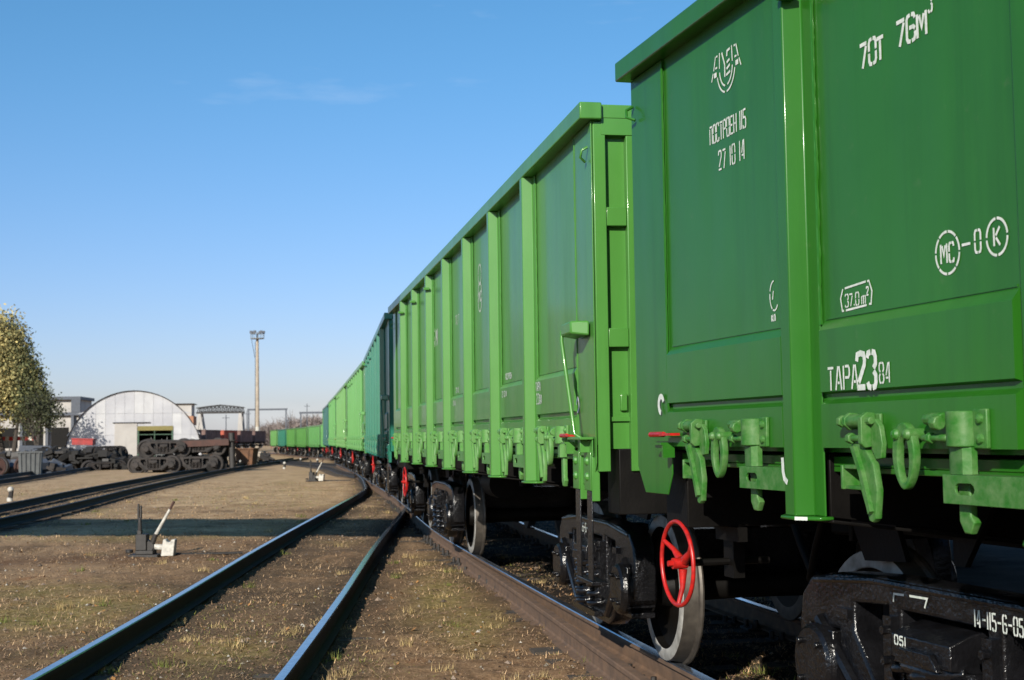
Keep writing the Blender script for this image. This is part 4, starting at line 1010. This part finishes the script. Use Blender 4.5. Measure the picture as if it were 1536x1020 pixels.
# ------------------------------------------------------------------ far structures
gz0 = -.6
G = empty('gantry_crane', (-63.3,300,gz0))
q = MB()
for yy in (-.8,.8):
    q.tube([(-5.2,yy,8.2),(5.0,yy,8.2)], .16, 6); q.tube([(-5.2,yy,9.2),(-3,yy,9.5),(0,yy,9.8),(3,yy,9.5),(5.0,yy,9.2)], .12, 6)
    for k in range(12): q.tube([(-5.0+k*.83,yy,8.2),(-4.6+k*.83,yy,9.3+.4*(1-abs(k-5.5)/6))], .08, 4); q.tube([(-4.6+k*.83,yy,9.3+.4*(1-abs(k-5.5)/6)),(-4.2+k*.83,yy,8.2)], .08, 4)
q.box(-5.2,5.0,-.9,.9,8.0,8.12); q.build('truss_girder', M['iron'], G, 30)
for x0, w in ((-4.4,1.6),(4.4,.9)):
    q = MB()
    for yy in (-1,1):
        q.hexa([(x0-w,yy-.25,0),(x0-w+.5,yy-.25,0),(x0-w+.5,yy+.25,0),(x0-w,yy+.25,0)], [(x0-.3,yy-.25,7.98),(x0+.3,yy-.25,7.98),(x0+.3,yy+.25,7.98),(x0-.3,yy+.25,7.98)])
        q.hexa([(x0+w-.5,yy-.25,0),(x0+w,yy-.25,0),(x0+w,yy+.25,0),(x0+w-.5,yy+.25,0)], [(x0-.28,yy-.24,7.97),(x0+.28,yy-.24,7.97),(x0+.28,yy+.24,7.97),(x0-.28,yy+.24,7.97)])
    q.build('leg', M['whitewall'], G, 0)
tag(G, 'distant gantry crane with dark truss and white legs right of the hangar', 'gantry crane')
S = empty('workshop_building', (-67.3,280,gz0), .15)
q = MB(); q.box(-6,2.2,0,8,7.2,9.6); q.build('upper_wall', M['whitewall'], S, 0)
q = MB(); q.box(-6,2.6,-.1,8,5.4,7.19); q.build('brick_band', M['brick'], S, 0)
q = MB(); q.box(-6,2.0,.1,8,0,5.39); q.build('lower_wall', M['whitewall'], S, 0)
q = MB(); q.box(-6.2,2.7,-.5,8.2,9.6,9.75); q.build('roof', M['iron'], S, 0)
for k in range(3):
    q = MB(); q.box(-5+k*2.3,-3.6+k*2.3,.06,.095,1.2,4.2); q.build('window', M['dark'], S, 0)
tag(S, 'small white workshop with orange brick band peeping past the hangar edge', 'building')
LM = empty('light_mast', (-55.4,300,gz0))
q = MB(); q.lathe([(0,.46),(8,.42),(24.2,.30),(24.3,0)], (0,0,0), 'z', 16); q.build('shaft', M['concrete'], LM, 40)
q = MB(); q.lathe([(24.1,.3),(24.1,1.5),(24.25,1.5),(24.25,.2)], (0,0,0), 'z', 12)
for k in range(10):
    a = 2*PI*k/10; q.tube([(1.45*math.cos(a),1.45*math.sin(a),24.2),(1.45*math.cos(a),1.45*math.sin(a),25.2)], .05, 5)
q.tube([(1.45*math.cos(2*PI*k/20),1.45*math.sin(2*PI*k/20),25.2) for k in range(20)], .05, 5, close=True); q.tube([(0,0,24.2),(0,0,25.6)], .12, 6); q.build('platform', M['grey'], LM, 30)
for k in range(6):
    a = 2*PI*k/6+.3; cx, cy = 1.35*math.cos(a), 1.35*math.sin(a); q = MB(); q.box(cx-.28,cx+.28,cy-.2,cy+.2,25.3,25.85); q.tube([(cx,cy,25.2),(cx,cy,25.3)], .06, 6); q.build('floodlight', M['blueiron'], LM, 0)
q = MB(); q.tube([(-.46,-.3,1),(-.40,-.3,23.5)], .05, 5); q.tube([(-1.2,-.3,24.0),(-.5,-.3,20)], .05, 5); q.build('ladder', M['iron'], LM, 40)
q = MB(); q.lathe([(3.2,.475),(3.2,.5),(5.0,.49),(5.0,.46)], (0,0,0), 'z', 16); q.build('painted_band', M['whitep'], LM, 40)
tag(LM, 'tall pale light mast with floodlights on a round platform', 'light mast')
def portal(x0, x1, y, h, label):
    r = empty('catenary_portal', ((x0+x1)/2, y, gz0)); w = (x1-x0)/2
    for s_ in (-1,1): q = MB(); q.box(s_*w-.14,s_*w+.14,-.14,.14,0,h); q.build('post', M['blueiron'], r, 0)
    q = MB(); q.box(-w-.3,w+.3,-.12,.12,h+.002,h+.42); q.build('beam', M['blueiron'], r, 0)
    tag(r, label, 'catenary portal', 'overhead line portals')
portal(-61.5,-52.8,322,9.0,'thin overhead line portal just right of the light mast')
portal(-46.0,-38.5,300,7.7,'thin overhead line portal above the distant pale green wagon')
for i, (x, y, h, lab) in enumerate([(-70.5,340,8.5,'slim far pole left of the light mast, nearest the crane leg'),(-66.3,345,9.5,'slim far pole midway between crane leg and light mast'),(-58.5,360,8,'slim far pole standing right against the light mast'),(-62.5,420,13,'slim far pole before the bare trees, left of the teal far wagon')]):
    q = MB(); q.tube([(0,0,0),(0,0,h)], [.16,.10], 6); q.box(-.9,.9,-.06,.06,h-.9,h-.75)
    o = q.build('utility_pole', M['blueiron'], None, 0); o.location = (x, y, gz0); tag(o, lab, 'pole', 'slim poles in the distance')
kids = KIDS()
for i, (x, y, c_, lab) in enumerate([(-51.0,214,(.19,.115,.10,1),'dark brown gondola wagon nearest the hangar in the rusty row'),(-51.0,228.3,(.23,.15,.13,1),'dull brown gondola wagon second in the rusty row past the hangar'),(-51.0,242.6,(.5,.13,.085,1),'red oxide gondola wagon in the rusty row below the crane'),(-51.0,256.9,(.25,.15,.13,1),'brown gondola wagon next beyond the red one in the rusty row'),(-51.0,271.2,(.20,.13,.115,1),'dark brown gondola wagon at the far end of the rusty row by the mast')]):
    w = copy_tree(proto, None, TINY+('stencil_lettering','paint_mark','hand_wheel'), kids); w.location = (x, y, gz0+RT+.35); w.rotation_euler = (0,0,PI/2+.02)
    w.name = 'rusty_wagon'; tag(w, lab, 'freight wagon', 'rusty brown wagons in the background')
    for o in descend(w, KIDS()):
        o.color = c_
        for sl_ in o.material_slots:
            if sl_.material in (M['paint'], M['dusty']): sl_.link = 'OBJECT'; sl_.material = M['matte']

# ------------------------------------------------------------------ trees
LEAF = tintmat('autumn_leaves', .7); TWIG = tintmat('bare_twigs', .9)
def tree(name, loc, trunk, lobes, nleaf, size, colf, label, sd):
    rg = np.random.default_rng(sd); r = empty(name, loc)
    q = MB(); ends = []
    for (b, t_, r0, r1) in trunk: q.tube([b, tuple((np.array(b)+np.array(t_))/2+np.array([rg.uniform(-.2,.2),0,0])), t_], [r0,(r0+r1)/2,r1], 8)
    for (cx,cy,cz,rx,ry,rz) in lobes:
        for k in range(10):
            d = rg.normal(size=3); d /= np.linalg.norm(d); e = np.array([cx,cy,cz])+d*np.array([rx,ry,rz])*rg.uniform(.7,1.08)
            s0 = np.array([cx*.5,cy*.5,max(1.8,cz-rz*rg.uniform(.6,1.0))]); mid = (s0+e)/2+rg.normal(size=3)*.25
            q.tube([tuple(s0),tuple(mid),tuple(e)], [.09,.05,.015], 5)
    q.build('trunk', M['bark'], r, 40)
    P_ = []; C_ = []
    vol = np.array([l[3]*l[4]*l[5] for l in lobes]); cnt = (nleaf*vol/vol.sum()).astype(int)
    for (cx,cy,cz,rx,ry,rz), n in zip(lobes, cnt):
        nc = max(4, n//26)
        d = rg.normal(size=(nc,3)); d /= np.linalg.norm(d,axis=1)[:,None]; cc = d*rg.uniform(.35,1.02,(nc,1))**.6*np.array([rx,ry,rz])+np.array([cx,cy,cz])
        p = np.repeat(cc, 26, 0); p = p+rg.normal(size=p.shape)*np.array([.5,.5,.75])*min(1, rx/2.5)
        P_.append(p); C_.append(np.repeat(colf(cc, rg), 26, 0))
    p = np.concatenate(P_); c = np.concatenate(C_)*rg.uniform(.6,1.3,(len(p),1)); n = len(p)
    a = rg.normal(size=(n,3)); a /= np.linalg.norm(a,axis=1)[:,None]; b = np.cross(a, rg.normal(size=(n,3))); b /= np.linalg.norm(b,axis=1)[:,None]
    s = (size*rg.uniform(.6,1.4,n))[:,None]
    quad = np.stack([p-a*s, p+b*s*.55, p+a*s, p-b*s*.55], 1)
    o = soup('crown', quad, c, LEAF, None); del o['kind']; o.parent = r
    tag(r, label, 'tree'); return r
def yel(cc, rg):
    k = np.clip((4.2-cc[:,0])/4.5+rg.normal(size=len(cc))*.35, 0, 1)[:,None]; return np.array([.105,.115,.05])*(1-k)+np.array([.50,.41,.17])*k
tree('autumn_tree', (-66.6,176.5,hz0), [((1.6,0,0),(.2,0,8),.42,.16),((2.6,0,0),(3.4,0,6.5),.32,.12),((1.7,0,0),(-2,0,7),.35,.13)],
     [(-5,0,9.5,3.5,3,6.5),(-1.8,0,12.2,3.2,3,5.2),(1.6,0,11.8,2.4,2.4,4.6),(3.4,0,8.8,2.4,2.4,4.2),(-1.8,-1,6.0,3.6,2.6,4.4),(5.2,0,6.4,1.6,1.6,2.6),(-8.5,0,9,3.5,3,6)], 110000, .17, yel, 'tall autumn tree with yellow and olive foliage at the left edge', 11).scale = (1.1, 1.1, 1.13)
tree('sparse_tree', (-58.7,171,hz0), [((0,0,0),(.4,0,6),.28,.1),((.1,0,0),(-1.3,0,5.5),.22,.08)], [(.2,0,6.4,2.3,2,2.5),(1.9,0,5.4,1.4,1.3,1.5),(-1.2,0,5.2,1.8,1.6,2.2)], 2300, .17,
     lambda cc, rg: np.array([.045,.050,.025])*rg.uniform(.6,1.4,(len(cc),1)), 'dark sparse tree between the autumn tree and the hangar', 12)
# far bare woodland: one mass
rg = np.random.default_rng(5); n = 1500
px = rg.uniform(-.245,-.12,n); yy = rg.uniform(480,640,n); xx = px*yy
hgt = np.interp(px, [-.245,-.215,-.185,-.15,-.12], [2.5,4.5,8.0,11.5,11.5])*rg.uniform(.75,1.12,n)
K = 34; d = rg.normal(size=(n,K,3))*np.array([.9,.9,.55]); d[...,2] = np.abs(d[...,2])+.25
b0 = np.stack([xx,yy,np.full(n,-.8)],1)[:,None,:]+np.stack([np.zeros((n,K)),np.zeros((n,K)),rg.uniform(0,.72,(n,K))*hgt[:,None]],-1)
tip = b0+d*hgt[:,None,None]*.26; wv = rg.normal(size=(n,K,3)); wv[...,2] *= .3; wv = wv/np.linalg.norm(wv,axis=2)[...,None]*hgt[:,None,None]*.022
tri = np.stack([b0-wv, b0+wv, tip], 2).reshape(-1,3,3)
soup('bare_woodland', tri, (np.array([.205,.168,.150])*rg.uniform(.7,1.25,(n,1,1))*np.ones((1,K,1))).reshape(-1,3), TWIG, 'far bare brown woodland behind the distant train')
rg = np.random.default_rng(6); n = 700; px = rg.uniform(-.62,.4,n); yy = rg.uniform(900,1100,n); xx = px*yy; hgt = rg.uniform(3,8,n); K = 14
d = rg.normal(size=(n,K,3))*np.array([1.2,1.2,.5]); d[...,2] = np.abs(d[...,2])+.2
b0 = np.stack([xx,yy,np.full(n,-.8)],1)[:,None,:]+np.stack([rg.normal(size=(n,K))*2,np.zeros((n,K)),rg.uniform(0,.7,(n,K))*hgt[:,None]],-1)
tip = b0+d*hgt[:,None,None]*.35; wv = rg.normal(size=(n,K,3)); wv[...,2] *= .3; wv = wv/np.linalg.norm(wv,axis=2)[...,None]*hgt[:,None,None]*.12
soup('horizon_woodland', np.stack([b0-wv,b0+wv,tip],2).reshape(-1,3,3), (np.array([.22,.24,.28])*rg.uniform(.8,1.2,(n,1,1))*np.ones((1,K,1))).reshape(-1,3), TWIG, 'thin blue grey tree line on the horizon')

# ------------------------------------------------------------------ unseen gantry-shaped caster, added for the shadow band across the yard
Q = empty('shade_caster', (-15.0,10.6,0), math.atan2(-1.6,6.9))
q = MB(); q.box(-14,8.5,-.8,.8,7.25,7.42); q.box(-14,8.5,-.8,.8,8.6,8.72); q.box(-14,8.5,-.8,-.74,7.421,8.599); q.box(-14,8.5,.74,.8,7.421,8.599); q.build('girder', M['grey'], Q, 0)
for x0 in (-12,-4.5):
    q = MB()
    for yy in (-1.6,1.6): q.hexa([(x0-.25,yy-.25,0),(x0+.25,yy-.25,0),(x0+.25,yy+.25,0),(x0-.25,yy+.25,0)], [(x0-.2,yy*.5-.2,7.24),(x0+.2,yy*.5-.2,7.24),(x0+.2,yy*.5+.2,7.24),(x0-.2,yy*.5+.2,7.24)])
    q.build('leg', M['grey'], Q, 0)
q = MB(); q.box(8.2,10.8,2.4,5.4,7.35,8.8); q.box(8.6,9.0,.802,2.4,7.5,7.8); q.build('blocker', M['grey'], Q, 0)  # end block added to shade the third wagon's near end
tag(Q, 'unseen shade caster added in gantry shape, its girder and cab above the yard left of view', 'gantry crane')

# ------------------------------------------------------------------ world, sun, camera
w = bpy.data.worlds.new('World'); scene.world = w; w.use_nodes = True; nt = w.node_tree
bg = nt.nodes['Background']; sky = nt.nodes.new('ShaderNodeTexSky'); sky.sky_type = 'NISHITA'; sky.sun_disc = False
sky.sun_elevation = SUN_EL; sky.sun_rotation = math.atan2(-math.sin(SUN_AZ), -math.cos(SUN_AZ)) % (2*PI)
sky.altitude = 120; sky.air_density = 1.0; sky.dust_density = .6; sky.ozone_density = 2.0
tcn = nt.nodes.new('ShaderNodeTexCoord'); mp = nt.nodes.new('ShaderNodeMapping'); mp.inputs['Scale'].default_value = (2.2, 2.2, 11); mp.inputs['Location'].default_value = (3.1, .4, .95)
nz = nt.nodes.new('ShaderNodeTexNoise'); nz.inputs['Scale'].default_value = 1.5; nz.inputs['Detail'].default_value = 6; nz.inputs['Roughness'].default_value = .55
rp = nt.nodes.new('ShaderNodeValToRGB'); rp.color_ramp.elements[0].position = .61; rp.color_ramp.elements[1].position = .84
mx = nt.nodes.new('ShaderNodeMix'); mx.data_type = 'RGBA'; mx.inputs[7].default_value = (7.5, 8.0, 8.6, 1)
hs = nt.nodes.new('ShaderNodeHueSaturation'); hs.inputs['Saturation'].default_value = 1.05
tn = nt.nodes.new('ShaderNodeMix'); tn.data_type = 'RGBA'; tn.blend_type = 'MULTIPLY'; tn.inputs[0].default_value = 1; sx = nt.nodes.new('ShaderNodeSeparateXYZ'); mr = nt.nodes.new('ShaderNodeMapRange'); mr.inputs['From Max'].default_value = .34; mr.interpolation_type = 'SMOOTHSTEP'
nt.links.new(tcn.outputs['Generated'], sx.inputs[0]); nt.links.new(sx.outputs['Z'], mr.inputs['Value'])
tt = nt.nodes.new('ShaderNodeMix'); tt.data_type = 'RGBA'; tt.inputs[6].default_value = (.74, .755, 1.05, 1); tt.inputs[7].default_value = (.62, .95, 1.12, 1)
nt.links.new(mr.outputs[0], tt.inputs[0]); nt.links.new(tt.outputs[2], tn.inputs[7])
ml = nt.nodes.new('ShaderNodeMath'); ml.operation = 'MULTIPLY'; ml.inputs[1].default_value = .35
for a, b in ((tcn.outputs['Generated'], mp.inputs[0]), (mp.outputs[0], nz.inputs['Vector']), (nz.outputs['Fac'], rp.inputs[0]), (rp.outputs[0], ml.inputs[0]), (ml.outputs[0], mx.inputs[0]), (sky.outputs[0], tn.inputs[6]), (tn.outputs[2], hs.inputs['Color']), (hs.outputs[0], mx.inputs[6]), (mx.outputs[2], bg.inputs[0])): nt.links.new(a, b)
bg.inputs[1].default_value = .098
sl = bpy.data.lights.new('sun', 'SUN'); sl.energy = 5.0; sl.angle = R(.53); sl.color = (1, .93, .82)
so = bpy.data.objects.new('sun', sl); col.objects.link(so)
d = Vector((math.sin(SUN_AZ)*math.cos(SUN_EL), math.cos(SUN_AZ)*math.cos(SUN_EL), -math.sin(SUN_EL)))
so.rotation_euler = d.to_track_quat('-Z', 'Y').to_euler(); so.location = (-20,-30,30)
cam = bpy.data.cameras.new('camera'); cam.lens = 48.6; cam.sensor_width = 36; cam.clip_end = 6000; cam.clip_start = .05
cam.dof.use_dof = True; cam.dof.focus_distance = 7.0; cam.dof.aperture_fstop = 6.3
co_ = bpy.data.objects.new('camera', cam); col.objects.link(co_)
pt_, rl = .0694, .0136
F = Vector((0, math.cos(pt_), math.sin(pt_))); U = Vector((0, -math.sin(pt_), math.cos(pt_))); Rv = Vector((1,0,0))
R2 = Rv*math.cos(rl)-U*math.sin(rl); U2 = Rv*math.sin(rl)+U*math.cos(rl)
m4 = Matrix.Identity(4)
for i in range(3): m4[i][0] = R2[i]; m4[i][1] = U2[i]; m4[i][2] = -F[i]
m4.translation = Vector((0,0,1.4818+RT)); co_.matrix_world = m4; scene.camera = co_
vs_ = scene.view_settings; vs_.view_transform = 'Standard'; vs_.look = 'None'; vs_.exposure = .35; vs_.gamma = 1; vs_.use_curve_mapping = False
scene.render.engine = 'CYCLES'; scene.cycles.max_bounces = 6; scene.cycles.use_denoising = True
